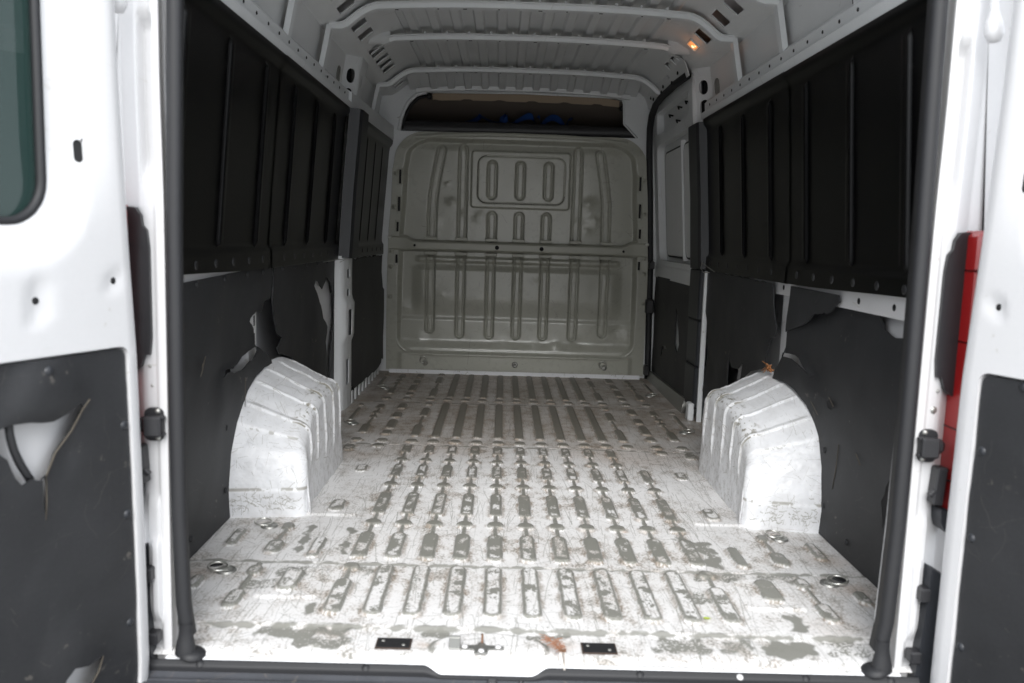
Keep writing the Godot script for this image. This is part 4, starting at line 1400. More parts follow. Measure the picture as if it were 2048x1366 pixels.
func pillars():
	# left pillar: boxed post between the linings
	var g := Geo.new()
	var pl := holder("side_pillar", null, "white boxed pillar with slots standing between dark lining panels")
	var off := func(y: float) -> float: return pick([0.0, 0.0, 0.34, 0.0, 0.36, 0.012, 0.53, 0.014, 0.56, 0.0, 0.78, 0.0], y)
	var f := func(p: Vector2, d: float) -> Vector3:      # p.x runs round the section
		var a := Vector2(pick([0.0, 0.905, 0.055, 0.876, 0.065, 0.868, 0.13, 0.858, 0.20, 0.856, 0.24, 0.895], p.x), pick([0.0, -2.435, 0.055, -2.44, 0.065, -2.45, 0.13, -2.52, 0.20, -2.62, 0.24, -2.64], p.x))
		return Vector3(-(a.x + d - (float(off.call(p.y)) if p.x > 0.05 and p.x < 0.21 else 0.0)), p.y, a.y)
	sheet(g, v2([0.0, 0.0, 0.24, 0.0, 0.24, 0.765, 0.0, 0.765]), [rrect(0.10, 0.37, 0.16, 0.50, 0.012, 3), rrect(0.115, 0.655, 0.155, 0.70, 0.010, 3), rrect(0.115, 0.565, 0.155, 0.60, 0.010, 3), rrect(0.11, 0.12, 0.155, 0.25, 0.012, 3)], 0.02, f, 0.004, false, 1)
	put("post", g, M.inner, pl)
	g = Geo.new()
	g.box(Vector3(-0.893, 0.38, -2.54), Vector3(0.02, 0.74, 0.14), 0.004)
	put("post_core", g, M.trim, pl)
	# dark upper cover of the pillar
	g = Geo.new()
	g.sweep([Vector3(-0.862, 0.755, -2.54), Vector3(-0.842, 1.10, -2.54), Vector3(-0.812, 1.465, -2.54)], v2([-0.03, -0.15, 0.022, -0.13, 0.030, -0.10, 0.030, 0.06, 0.020, 0.09, -0.03, 0.10]), Vector3(0, 0, 1), true, -1)
	put("pillar_cover", g, M.trim, pl)
	# tie wire hanging under the left upper lining
	g = Geo.new()
	g.tube([Vector3(-0.893, 0.746, -2.10), Vector3(-0.882, 0.748, -2.26), Vector3(-0.872, 0.752, -2.36), Vector3(-0.858, 0.745, -2.42), Vector3(-0.868, 0.738, -2.36)], 0.0022, 6)
	put("wire_loop", g, M.zinc_dull, pl)
	# heads of both pillars with oval holes
	for s: float in [-1.0, 1.0]:
		g = Geo.new()
		var hd := func(p: Vector2, d: float) -> Vector3:
			var x := pick([1.44, 0.0, 1.55, 0.0, 1.66, -0.014, 1.745, -0.034], p.y)
			var c := Vector2(pick([0.0, 0.905, 0.012, 0.900, 0.115, 0.842, 0.130, 0.837, 0.30, 0.840, 0.34, 0.88], p.x), pick([0.0, -2.49, 0.012, -2.505, 0.115, -2.600, 0.130, -2.612, 0.30, -2.79, 0.34, -2.80], p.x))
			return Vector3(s * (c.x + x + d * 0.7), p.y, c.y - d * 0.7)
		sheet(g, v2([0.0, 1.45, 0.34, 1.45, 0.34, 1.742, 0.0, 1.742]), [rrect(0.040, 1.600, 0.094, 1.668, 0.026, 5), rrect(0.040, 1.505, 0.094, 1.575, 0.026, 5), rrect(0.19, 1.60, 0.21, 1.66, 0.008, 3)], 0.02, hd, 0.004)
		var head := put("pillar_head", g, M.inner)
		g = Geo.new()
		g.box(Vector3(s * 0.893, 1.585, -2.560), Vector3(0.11, 0.20, 0.003), 0.001, Basis(Vector3.UP, -s * 1.05))
		put("hole_back", g, M.dark, head)
		# thin panel rib with the two oval pressings behind the head
		g = Geo.new()
		sheet(g, rrect(-2.45, 1.575, -2.37, 1.65, 0.03, 5), [], 0.0, func(p: Vector2, d: float) -> Vector3: return Vector3(s * (0.893 - d - (p.y - 1.6) * 0.16), p.y, p.x), 0.003)
		put("oval_pad", g, M.zinc_dull)
	# right pillar: dark cover in three steps, white edge showing
	var rp := holder("side_pillar", null, "dark stepped pillar cover beside the sliding door")
	g = Geo.new()
	for q: Array in [[0.06, 0.27, 0.0], [0.273, 0.50, 0.003], [0.503, 0.75, 0.0]]:
		var x: float = 0.892 + q[2]
		g.box(Vector3(x, (q[0] + q[1]) * 0.5, -2.55), Vector3(0.05, q[1] - q[0], 0.22), 0.006)
	g.sweep([Vector3(0.892, 0.755, -2.56), Vector3(0.872, 1.10, -2.56), Vector3(0.842, 1.455, -2.56)], v2([0.03, -0.13, -0.022, -0.12, -0.028, -0.08, -0.028, 0.08, -0.022, 0.12, 0.03, 0.13]), Vector3(0, 0, 1), true, -1)
	put("pillar_cover", g, M.trim, rp)
	g = Geo.new()
	g.sweep([Vector3(0.889, 0.0, -2.425), Vector3(0.889, 0.745, -2.425)], v2([-0.003, -0.008, 0.02, -0.008, 0.02, 0.008, -0.003, 0.008]), Vector3(0, 0, 1), true, -1)
	g.box(Vector3(0.86, 0.045, -2.46), Vector3(0.03, 0.09, 0.06), 0.006)
	put("white_edge", g, M.inner, rp)
	g = Geo.new()
	g.tube([Vector3(0.878, 0.752, -2.20), Vector3(0.868, 0.770, -2.30), Vector3(0.862, 0.790, -2.38), Vector3(0.864, 0.76, -2.42), Vector3(0.868, 0.742, -2.38), Vector3(0.878, 0.744, -2.3)], 0.0025, 6)
	put("wire_loop", g, M.zinc_dull, rp)
	# step comb along the left floor edge ahead of the pillar
	g = Geo.new()
	g.box(Vector3(-0.875, 0.028, -3.13), Vector3(0.012, 0.07, 1.12), 0.002)
	var kn := put("floor_kerb", g, M.dark)
	for i in 9:
		g = Geo.new()
		g.box(Vector3(-0.860, 0.030, -2.66 - i * 0.115), Vector3(0.010, 0.066, 0.045), 0.003)
		put("tooth", g, M.inner, kn)


func door_x(y: float) -> float:
	return 0.885 - maxf(0.0, y - 0.68) * 0.075


func sliding_door():
	var root := holder("sliding_door", null, "closed sliding side door, blanked white window above a torn black panel")
	var f := func(p: Vector2, d: float) -> Vector3: return Vector3(door_x(p.y) + d, p.y, p.x)
	var g := Geo.new()
	var outl := v2([-2.60, 0.0, -2.60, 1.70, -3.46, 1.705, -3.60, 1.67, -3.68, 1.58, -3.72, 1.46, -3.72, 0.0])
	var win := rrect(-3.60, 0.765, -2.66, 1.455, 0.06, 4)
	var top := rrect(-3.58, 1.515, -2.68, 1.645, 0.02, 2)
	sheet(g, outl, [win, top], 0.12, f, 0.045)
	put("door_shell", g, M.inner, root)
	g = Geo.new()
	sheet(g, v2([-3.62, 0.75, -2.64, 0.75, -2.64, 1.66, -3.62, 1.66]), [], 0.1, func(p: Vector2, d: float) -> Vector3: return Vector3(door_x(p.y) + 0.046, p.y, p.x))
	put("inner_skin", g, M.roof, root)
	# blanked window panels outlined by a dark bead
	for q: Array in [[-3.50, -3.02], [-2.97, -2.68]]:
		g = Geo.new()
		sheet(g, rrect(q[0], 0.80, q[1], 1.40, 0.05, 5), [], 0.0, func(p: Vector2, d: float) -> Vector3: return Vector3(door_x(p.y) + 0.030 + d, p.y, p.x), 0.012)
		put("window_blank", g, M.roof, root)
		g = Geo.new()
		var pts := []
		for p: Vector2 in rrect(q[0] - 0.006, 0.794, q[1] + 0.006, 1.406, 0.055, 5): pts.append(Vector3(door_x(p.y) + 0.036, p.y, p.x))
		g.tube(pts, 0.006, 6, true)
		put("window_bead", g, M.rubber, root)
	g = Geo.new()
	g.sweep([f.call(Vector2(-2.995, 0.78), 0.034), f.call(Vector2(-2.995, 1.43), 0.034)], v2([-0.014, -0.010, 0.014, -0.010, 0.014, 0.010, -0.014, 0.010]), Vector3(0, 0, 1), true, -1)
	put("window_mullion", g, M.roof, root)
	# clips and holes in the head recess
	for q: Array in [[-3.3, 1.60], [-3.05, 1.61], [-3.1, 1.545], [-2.86, 1.61]]:
		g = Geo.new()
		g.tube([f.call(Vector2(q[0], q[1]), 0.044), f.call(Vector2(q[0], q[1] + 0.004), 0.020), f.call(Vector2(q[0] + 0.025, q[1] - 0.012), 0.020)], 0.005, 6)
		put("trim_clip", g, M.dark, root)
	# the belt line and the kick step
	g = Geo.new()
	g.sweep([f.call(Vector2(-2.62, 0.705), -0.003), f.call(Vector2(-3.70, 0.705), -0.003)], v2([0.01, -0.045, -0.010, -0.045, -0.006, 0.02, 0.012, 0.055, 0.03, 0.055]), Vector3.UP, true, -1)
	put("window_ledge", g, M.inner, root)
	g = Geo.new()
	sheet(g, v2([-3.70, 0.0, -2.62, 0.0, -2.62, 0.078, -3.70, 0.05]), [], 0.08, func(p: Vector2, d: float) -> Vector3: return Vector3(0.862 - 0.012 * sst(0.03, 0.0, p.y) + d, p.y, p.x), 0.02)
	put("kick_step", g, M.zinc_dull, root)
	var lin_out := v2([-3.665, 0.06, -2.64, 0.085, -2.64, 0.44, -2.655, 0.455, -2.655, 0.672, -3.66, 0.665])
	var t1 := ragged(v2([-2.98, 0.32, -2.90, 0.28, -2.86, 0.33, -2.90, 0.40, -2.985, 0.52]), 0.004, 0.03, 61)
	var t2 := ragged(v2([-3.36, 0.19, -3.33, 0.26, -3.22, 0.272, -3.20, 0.262, -3.30, 0.245]), 0.003, 0.03, 63)
	g = Geo.new()
	var nz := FastNoiseLite.new()
	nz.seed = 8
	nz.frequency = 1.5
	sheet(g, lin_out, [t1, t2], 0.05, func(p: Vector2, d: float) -> Vector3: return Vector3(0.872 + d - 0.008 * nz.get_noise_2d(p.x, p.y), p.y, p.x), 0.004, true)
	put("door_lining", g, M.lining, root)
	g = Geo.new()
	g.box(Vector3(0.90, 0.36, -3.13), Vector3(0.004, 0.5, 0.9), 0.001)
	put("door_cavity", g, M.dark, root)
	# black rubber round the opening: up the front post and back along the head
	g = Geo.new()
	var path := []
	for q: Array in [[0.858, 0.0, -3.70], [0.852, 0.30, -3.71], [0.842, 0.70, -3.71], [0.818, 1.15, -3.71], [0.797, 1.46, -3.70], [0.790, 1.57, -3.67], [0.786, 1.64, -3.60], [0.785, 1.685, -3.47], [0.785, 1.70, -3.30], [0.786, 1.705, -2.9], [0.790, 1.70, -2.62]]:
		path.append(Vector3(q[0], q[1], q[2]))
	g.tube(path, 0.020, 10)
	put("door_seal", g, M.rubber, root)
	for q: Array in [[0.47, 0.09, 0.05], [0.73, 0.05, 0.035], [0.06, 0.07, 0.03]]:
		g = Geo.new()
		g.box(Vector3(0.842, q[0], -3.672), Vector3(q[2], q[1], 0.05), 0.006)
		put("door_catch", g, M.plastic, root)
	# structure over the door, from bulkhead to pillar
	g = Geo.new()
	sheet(g, v2([-3.72, 1.69, -2.56, 1.69, -2.56, 1.80, -3.72, 1.80]), [rrect(-2.99, 1.745, -2.93, 1.775, 0.004, 2)], 0.1, func(p: Vector2, d: float) -> Vector3: return Vector3(0.785 - 0.020 * sst(1.70, 1.72, p.y) - 0.03 * sst(1.74, 1.80, p.y) + d, p.y, p.x), 0.004)
	var hd := put("door_header", g, M.roof)
	for q: Array in [[-3.55, 1.735], [-3.35, 1.735], [-3.15, 1.735], [-3.45, 1.712], [-3.2, 1.712], [-2.9, 1.712], [-2.75, 1.735]]:
		g = Geo.new()
		g.lathe(Vector3(0.7645 - 0.0 * q[1], q[1], q[0]), Vector3(-1, 0, 0), [Vector2(0, 0.002), Vector2(0.009, 0.002), Vector2(0.010, -0.004)], 8)
		put("header_hole", g, M.dark, hd)


func front_end():
	var zb := -3.705
	# white surround between the roof, the sides and the top of the bulkhead
	var g := Geo.new()
	var opening := v2([-0.765, 1.515, -0.755, 1.58, -0.738, 1.637, -0.708, 1.69, -0.662, 1.735, -0.60, 1.755, 0.0, 1.766, 0.58, 1.757, 0.618, 1.745, 0.628, 1.72, 0.634, 1.60, 0.72, 1.515])
	var outer := v2([-0.90, 0.0, 0.90, 0.0, 0.90, 1.74, 0.70, 1.80, 0.5, 1.80, -0.5, 1.80, -0.70, 1.80, -0.90, 1.74])
	var bulk := v2([-0.79, -0.2, 0.79, -0.2, 0.79, 1.34, 0.76, 1.43, 0.70, 1.48, 0.62, 1.49, -0.62, 1.49, -0.70, 1.47, -0.76, 1.43, -0.79, 1.34])
	sheet(g, outer, [opening, bulk], 0.08, func(p: Vector2, d: float) -> Vector3: return Vector3(p.x, p.y, zb - d - 0.012), 0.03)
	put("cab_surround", g, M.inner)
	g = Geo.new()
	var pts := []
	for q: Vector2 in opening: pts.append(Vector3(q.x, q.y, zb - 0.010))
	g.tube(pts.slice(0, 6), 0.012, 8)
	g.tube(pts.slice(5, 12), 0.007, 8)
	put("opening_bead", g, M.inner)
	g = Geo.new()
	pts = []
	for q: Array in [[-0.745, 1.53], [-0.735, 1.585], [-0.718, 1.635], [-0.690, 1.682], [-0.65, 1.718], [-0.60, 1.735]]: pts.append(Vector3(q[0], q[1], zb - 0.03))
	g.tube(pts, 0.009, 8)
	put("opening_seal", g, M.rubber)
	# header rail above the opening
	g = Geo.new()
	pts = []
	for i in 21:
		var x := lerpf(-0.66, 0.66, i / 20.0)
		pts.append(Vector3(x, 1.783 - 0.026 * pow(absf(x) / 0.66, 2.5), zb + 0.01))
	g.sweep(pts, v2([-0.012, -0.02, -0.012, 0.02, 0.006, 0.026, 0.012, 0.026, 0.012, -0.02]), Vector3(0, 0, 1), true, -1)
	put("roof_header", g, M.roof)
	# overhead shelf of the cab: beige head trim, brown board, dark ledge
	g = Geo.new()
	var wav := []
	for i in 61:
		var x := lerpf(-0.565, 0.605, i / 60.0)
		var c := fposmod(x + 0.62, 0.205)
		wav.append(Vector2(x, 1.722 + 0.007 * (sst(0.03, 0.045, c) - sst(0.085, 0.10, c)) - 0.012 * pow(absf(x) / 0.6, 4.0)))
	var trim := wav.duplicate()
	for i in range(60, -1, -4): trim.append(Vector2(wav[i].x, 1.768 - 0.020 * pow(absf(wav[i].x) / 0.6, 4.0)))
	sheet(g, trim, [], 0.06, func(p: Vector2, d: float) -> Vector3: return Vector3(p.x, p.y, zb - 0.05 - d - 0.02 * sst(1.75, 1.72, p.y)), 0.010)
	put("head_trim", g, M.beige)
	for q: Array in [[-0.585, 1.735], [0.625, 1.70]]:
		g = Geo.new()
		g.lathe(Vector3(q[0], q[1], zb - 0.05), Vector3(0, 0, 1), [Vector2(0, 0.012), Vector2(0.012, 0.010), Vector2(0.018, 0.0), Vector2(0.018, -0.02)], 10)
		put("trim_stud", g, M.plastic)
	g = Geo.new()
	g.sg(1)
	for i in 12:
		var a := i / 12.0
		var b := (i + 1) / 12.0
		var pa := Vector2(lerpf(zb - 0.07, zb - 0.42, sst(0, 1, a)), lerpf(1.745, 1.50, a))
		var pb := Vector2(lerpf(zb - 0.07, zb - 0.42, sst(0, 1, b)), lerpf(1.745, 1.50, b))
		g.quad(Vector3(-0.80, pa.y, pa.x), Vector3(0.80, pa.y, pa.x), Vector3(0.80, pb.y, pb.x), Vector3(-0.80, pb.y, pb.x))
	put("shelf_board", g, M.board)
	g = Geo.new()
	g.box(Vector3(-0.01, 1.505, zb - 0.24), Vector3(1.56, 0.02, 0.40), 0.004)
	g.sweep([Vector3(-0.78, 1.545, zb - 0.045), Vector3(0.78, 1.54, zb - 0.045)], v2([-0.04, -0.02, -0.03, 0.02, 0.03, 0.02, 0.045, 0.0, 0.045, -0.02]), Vector3(0, 0, 1))
	put("shelf_ledge", g, M.plastic)
	# cab side of the body, closed
	g = Geo.new()
	g.box(Vector3(0, 0.9, -4.36), Vector3(2.04, 2.0, 0.03), 0.002)
	g.box(Vector3(0, -0.07, -4.05), Vector3(2.04, 0.03, 0.64), 0.002)
	put("cab_back", g, M.dark)


# ---------------------------------------------------------------- rear frame
func rear_frame(s: float):
	var word := "left" if s < 0 else "right"
	var root := holder("rear_pillar")
	# pressed pillar face, from the seal flange out to the corner of the body
	var f := func(u: float, v: float) -> Vector3:
		var y := lerpf(-0.06, 1.86, v)
		var x := pick([0.0, 0.772, 0.10, 0.767, 0.22, 0.785, 0.28, 0.792, 0.42, 0.812, 0.48, 0.822, 0.60, 0.865, 0.74, 0.93, 0.88, 0.985, 1.0, 1.005], u)
		var z := pick([0.0, -0.05, 0.10, -0.006, 0.22, -0.010, 0.28, -0.016, 0.42, -0.020, 0.48, -0.024, 0.60, -0.060, 0.74, -0.075, 0.88, -0.055, 1.0, -0.10], u)
		# long groove in the upper half, stepped pads in the lower half
		var gr := sst(0.955, 1.02, y) * sst(1.30, 1.27, y)
		z -= 0.020 * gr * sst(0.20, 0.24, u) * sst(0.46, 0.40, u)
		x += 0.004 * sst(0.9, 1.2, y)
		var lo := sst(0.335, 0.315, y) * sst(0.05, 0.09, y)
		z += 0.008 * lo * sst(0.46, 0.43, u) * sst(0.24, 0.28, u)
		z += 0.008 * sst(0.245, 0.225, y) * sst(0.05, 0.07, y) * sst(0.40, 0.36, u) * sst(0.22, 0.26, u)
		z -= 0.010 * sst(0.66, 0.60, y) * sst(0.58, 0.62, u)
		return Vector3(s * x, y, z)
	put("pillar_skin", grid_mesh(60, 160, f), M.white, root)
	# inner jamb from the seal flange back to the side lining
	var g := Geo.new()
	g.sg(-1)
	g.quad(Vector3(s * 0.772, -0.03, -0.05), Vector3(s * 0.772, 1.86, -0.05), Vector3(s * 0.790, 1.86, -0.062), Vector3(s * 0.790, -0.03, -0.062))
	g.quad(Vector3(s * 0.790, -0.03, -0.062), Vector3(s * 0.790, 1.86, -0.062), Vector3(s * 0.925, 1.86, -0.10), Vector3(s * 0.925, -0.03, -0.10))
	put("pillar_jamb", g, M.white, root)
	# white edge that shows inside the right seal
	if s > 0:
		g = Geo.new()
		g.sweep([Vector3(0.738, 0.03, -0.045), Vector3(0.7465, 0.30, -0.045), Vector3(0.7520, 0.56, -0.05)], v2([-0.003, -0.006, 0.003, -0.006, 0.003, 0.006, -0.003, 0.006]), Vector3(0, 0, 1), true, -1)
		put("jamb_edge", g, M.white, root)
	# bolts low on the pillar
	for q: Array in [[0.812, 0.595], [0.806, 0.555]] if s > 0 else [[0.806, 0.60], [0.802, 0.56]]:
		g = Geo.new()
		var rr := 0.009 if q[1] < 0.58 and s > 0 else 0.004
		g.lathe(Vector3(s * q[0], q[1], -0.020), Vector3(0, 0, 1), [Vector2(0, 0.004), Vector2(rr * 0.6, 0.004), Vector2(rr, 0.0)], 12)
		put("bolt", g, M.zinc_dull, root)
	# door seal
	g = Geo.new()
	var path := []
	for q: Array in [[0.728, 0.034], [0.737, 0.10], [0.743, 0.30], [0.744, 0.6], [0.742, 0.9], [0.738, 1.1], [0.734, 1.30], [0.73, 1.6], [0.70, 1.74], [0.62, 1.79], [0.4, 1.80]]:
		path.append(Vector3(s * (q[0] + 0.004), q[1], 0.0))
	g.sweep(path, v2([-0.012, -0.030, -0.0145, -0.006, -0.0145, 0.001, -0.010, 0.008, 0.0, 0.011, 0.010, 0.008, 0.0145, 0.001, 0.0145, -0.012]), Vector3(0, 0, 1))
	var seal := put("door_seal", g, M.rubber)
	g = Geo.new()      # moulded foot where the seal turns along the sill
	g.sg(1)
	var rings := []
	for i in 9:
		var t := i / 8.0
		var c := Vector3(s * lerpf(0.7335, 0.735, t), lerpf(0.062, -0.010, t), lerpf(0.004, 0.004, t))
		var wx := lerpf(0.0145, 0.023, sst(0.2, 1.0, t))
		var wz := lerpf(0.011, 0.018, sst(0.2, 1.0, t))
		var ring := []
		for k in 14: ring.append(c + Vector3(cos(TAU * k / 14) * wx, 0.008 * cos(TAU * k / 14) * s * t, sin(TAU * k / 14) * wz))
		rings.append(ring)
	for i in 8:
		for k in 14: g.quad(rings[i][k], rings[i][(k + 1) % 14], rings[i + 1][(k + 1) % 14], rings[i + 1][k])
	g.lathe(Vector3(s * 0.722, -0.004, 0.0), Vector3(-s * 0.15, 1, 0), [Vector2(0.028, -0.006), Vector2(0.027, 0.001), Vector2(0.020, 0.006), Vector2(0, 0.009)], 16)
	put("seal_foot", g, M.rubber, seal)
	# tail lamp: dark housing let into the pillar, red lens outboard of it
	var tl := holder("tail_lamp", null, "tall red tail lamp in its black housing beside the open door")
	g = Geo.new()
	sheet(g, v2([s * 0.802, 0.625, s * 0.798, 0.66, s * 0.799, 0.84, s * 0.803, 0.875, s * 0.812, 0.885, s * 0.815, 0.905, s * 0.828, 0.920, s * 0.880, 0.924, s * 0.880, 0.58, s * 0.842, 0.585, s * 0.822, 0.600, s * 0.812, 0.625]), [], 0.0, func(p: Vector2, d: float) -> Vector3: return Vector3(p.x, p.y, -0.008 - d - 0.35 * maxf(0.0, absf(p.x) - 0.815)), 0.03)
	put("housing", g, M.plastic, tl)
	g = Geo.new()
	g.box(Vector3(s * 0.892, 0.63, -0.014), Vector3(0.095, 0.59, 0.085), 0.012)
	put("lens", g, M.red, tl)
	for y: float in [0.845, 0.70, 0.52, 0.41]:
		g = Geo.new()
		g.box(Vector3(s * 0.892, y, -0.014), Vector3(0.0975, 0.006, 0.0875), 0.002)
		put("lens_divider", g, M.red_dark, tl)
	g = Geo.new()
	g.box(Vector3(s * 0.852, 0.76, -0.005), Vector3(0.010, 0.31, 0.030), 0.003)
	put("lens_gasket", g, M.rubber, tl)
	# door stop bracket
	var br := holder("door_stop")
	br.position = Vector3(s * 0.797, 0.482, -0.014)
	g = Geo.new()
	sheet(g, rrect(-0.018, -0.034, 0.022, 0.034, 0.012, 4), [], 0.0, func(p: Vector2, d: float) -> Vector3: return Vector3(p.x * -s, p.y, 0.008 - d), 0.010)
	put("plate", g, M.plastic, br)
	g = Geo.new()
	g.box(Vector3(-s * 0.006, 0.0, 0.020), Vector3(0.036, 0.042, 0.030), 0.004)
	g.box(Vector3(s * 0.016, 0.002, 0.016), Vector3(0.022, 0.030, 0.026), 0.008)
	g.box(Vector3(-s * 0.024, 0.017, 0.018), Vector3(0.008, 0.008, 0.012), 0.002)
	g.box(Vector3(-s * 0.024, -0.017, 0.018), Vector3(0.008, 0.008, 0.012), 0.002)
	put("stop_block", g, M.plastic, br)
	for y: float in [0.028, -0.028]:
		g = Geo.new()
		g.lathe(Vector3(-s * 0.010, y, 0.008), Vector3(0, 0, 1), [Vector2(0, 0.004), Vector2(0.004, 0.004), Vector2(0.006, 0.0)], 10)
		put("screw", g, M.zinc_dull, br)
	# plastic pieces along the outer edge of the pillar
	g = Geo.new()
	g.box(Vector3(s * 0.822, 0.400, -0.004), Vector3(0.022, 0.080, 0.030), 0.003, Basis(Vector3(0, 0, 1), -s * 0.06))
	g.box(Vector3(s * 0.808, 0.385, 0.004), Vector3(0.016, 0.010, 0.014), 0.002, Basis(Vector3(0, 0, 1), s * 0.8))
	put("lamp_bracket", g, M.plastic)
	g = Geo.new()
	sheet(g, v2([s * 0.826, 0.352, s * 0.880, 0.345, s * 0.880, 0.290, s * 0.838, 0.305, s * 0.828, 0.325]), [], 0.0, func(p: Vector2, d: float) -> Vector3: return Vector3(p.x, p.y, 0.012 - d), 0.06)
	put("lamp_skirt", g, M.trim)
	var ct := holder("corner_trim")
	g = Geo.new()
	sheet(g, v2([s * 0.820, 0.225, s * 0.870, 0.195, s * 0.900, -0.10, s * 0.795, -0.10, s * 0.808, 0.02, s * 0.815, 0.12]), [], 0.0, func(p: Vector2, d: float) -> Vector3: return Vector3(p.x, p.y, 0.010 - d), 0.06)
	put("panel", g, M.trim, ct)
	for q: Array in [[0.808, 0.168, 0.020, 0.030], [0.800, 0.030, 0.024, 0.026]]:
		g = Geo.new()
		g.box(Vector3(s * q[0], q[1], 0.005), Vector3(q[2], q[3], 0.030), 0.003)
		put("clip", g, M.plastic, ct)
	# hinge that carries the open door
	g = Geo.new()
	g.lathe(Vector3(s * 0.838, 1.345, 0.010), Vector3(0, -1, 0.15), [Vector2(0.006, -0.14), Vector2(0.008, 0.0), Vector2(0.016, 0.025), Vector2(0.018, 0.045), Vector2(0.012, 0.060), Vector2(0, 0.064)], 14)
	put("hinge_arm", g, M.white)


func sill():
	# painted lip below the rear edge of the floor, dropped in the middle for the latch
	var g := Geo.new()
	var drop := func(x: float) -> float: return sst(-0.235, -0.195, x) * sst(0.030, -0.010, x)
	var f := func(u: float, v: float) -> Vector3:
		var x := lerpf(-0.775, 0.775, u)
		var d: float = drop.call(x)
		return Vector3(x, lerpf(-0.0115 + 0.0075 * sst(1.05, 0.92, Vector2((x + 0.10) / 0.125, 0.726).length()), -0.016 - 0.014 * d, v * v), (0.013 + 0.012 * d) * sin(v * PI * 0.5))
	put("sill_lip", grid_mesh(240, 8, f), M.white_worn)
	# black weatherstrip that follows the lip
	f = func(u: float, v: float) -> Vector3:
		var x := lerpf(-0.81, 0.81, u)
		var d: float = drop.call(x)
		var y0 := -0.012 - 0.014 * d
		var z0 := 0.012 + 0.012 * d
		return Vector3(x, pick([0.0, y0 - 0.004, 0.12, y0 - 0.001, 0.3, y0 - 0.002, 0.7, y0 - 0.008 + 0.004 * d, 0.9, y0 - 0.013 + 0.006 * d, 1.0, -0.045], v), pick([0.0, z0 - 0.002, 0.12, z0 + 0.001, 0.3, z0 + 0.004, 0.7, z0 + 0.011 - 0.007 * d, 0.9, z0 + 0.013 - 0.008 * d, 1.0, z0 + 0.012 - 0.008 * d], v))
	var ws := put("sill_weatherstrip", grid_mesh(240, 24, f), M.rubber)
	for x: float in [-0.70, -0.355, 0.22, 0.57, 0.75]:
		g = Geo.new()
		g.lathe(Vector3(x, -0.0175, 0.0215), Vector3(0, 0.85, 0.6), [Vector2(0, 0.003), Vector2(0.003, 0.0035), Vector2(0.0055, 0.002), Vector2(0.0085, 0.0)], 14)
		put("screw", g, M.rubber, ws)
	g = Geo.new()
	g.lathe(Vector3(0.43, -0.018, 0.0225), Vector3(0, 0.85, 0.6), [Vector2(0, 0.003), Vector2(0.004, 0.0028), Vector2(0.007, 0.0)], 12)
	put("bare_screw", g, M.white, ws)
	# rear bumper step with shallow tread lines
	f = func(u: float, v: float) -> Vector3:
		var x := lerpf(-0.94, 0.94, u)
		var t := v * 0.34
		var z := 0.020 + minf(t, 0.20)
		var y := -0.033 - 0.006 * sst(0.0, 0.02, t) - 0.06 * minf(t, 0.20)
		if t > 0.20:
			y -= (t - 0.20) * 1.8
			z += 0.012 * sin((t - 0.2) / 0.14 * PI * 0.5)
		else:
			y += 0.003 * sst(0.3, 0.5, absf(fposmod(t / 0.022, 1.0) - 0.5) * 2.0) * sst(0.02, 0.03, t)
		return Vector3(x, y, z)
	put("bumper_step", grid_mesh(40, 120, f), M.step)
	g = Geo.new()
	g.box(Vector3(-0.09, -0.036, 0.040), Vector3(0.020, 0.012, 0.020), 0.003)
	g.lathe(Vector3(-0.03, -0.036, 0.030), Vector3.UP, [Vector2(0, 0.004), Vector2(0.004, 0.004), Vector2(0.006, 0.0)], 10)
	put("bumper_clip", g, M.plastic)
	# header over the door opening
	g = Geo.new()
	g.box(Vector3(0, 1.86, -0.03), Vector3(1.90, 0.11, 0.07), 0.01)
	put("rear_header", g, M.white)


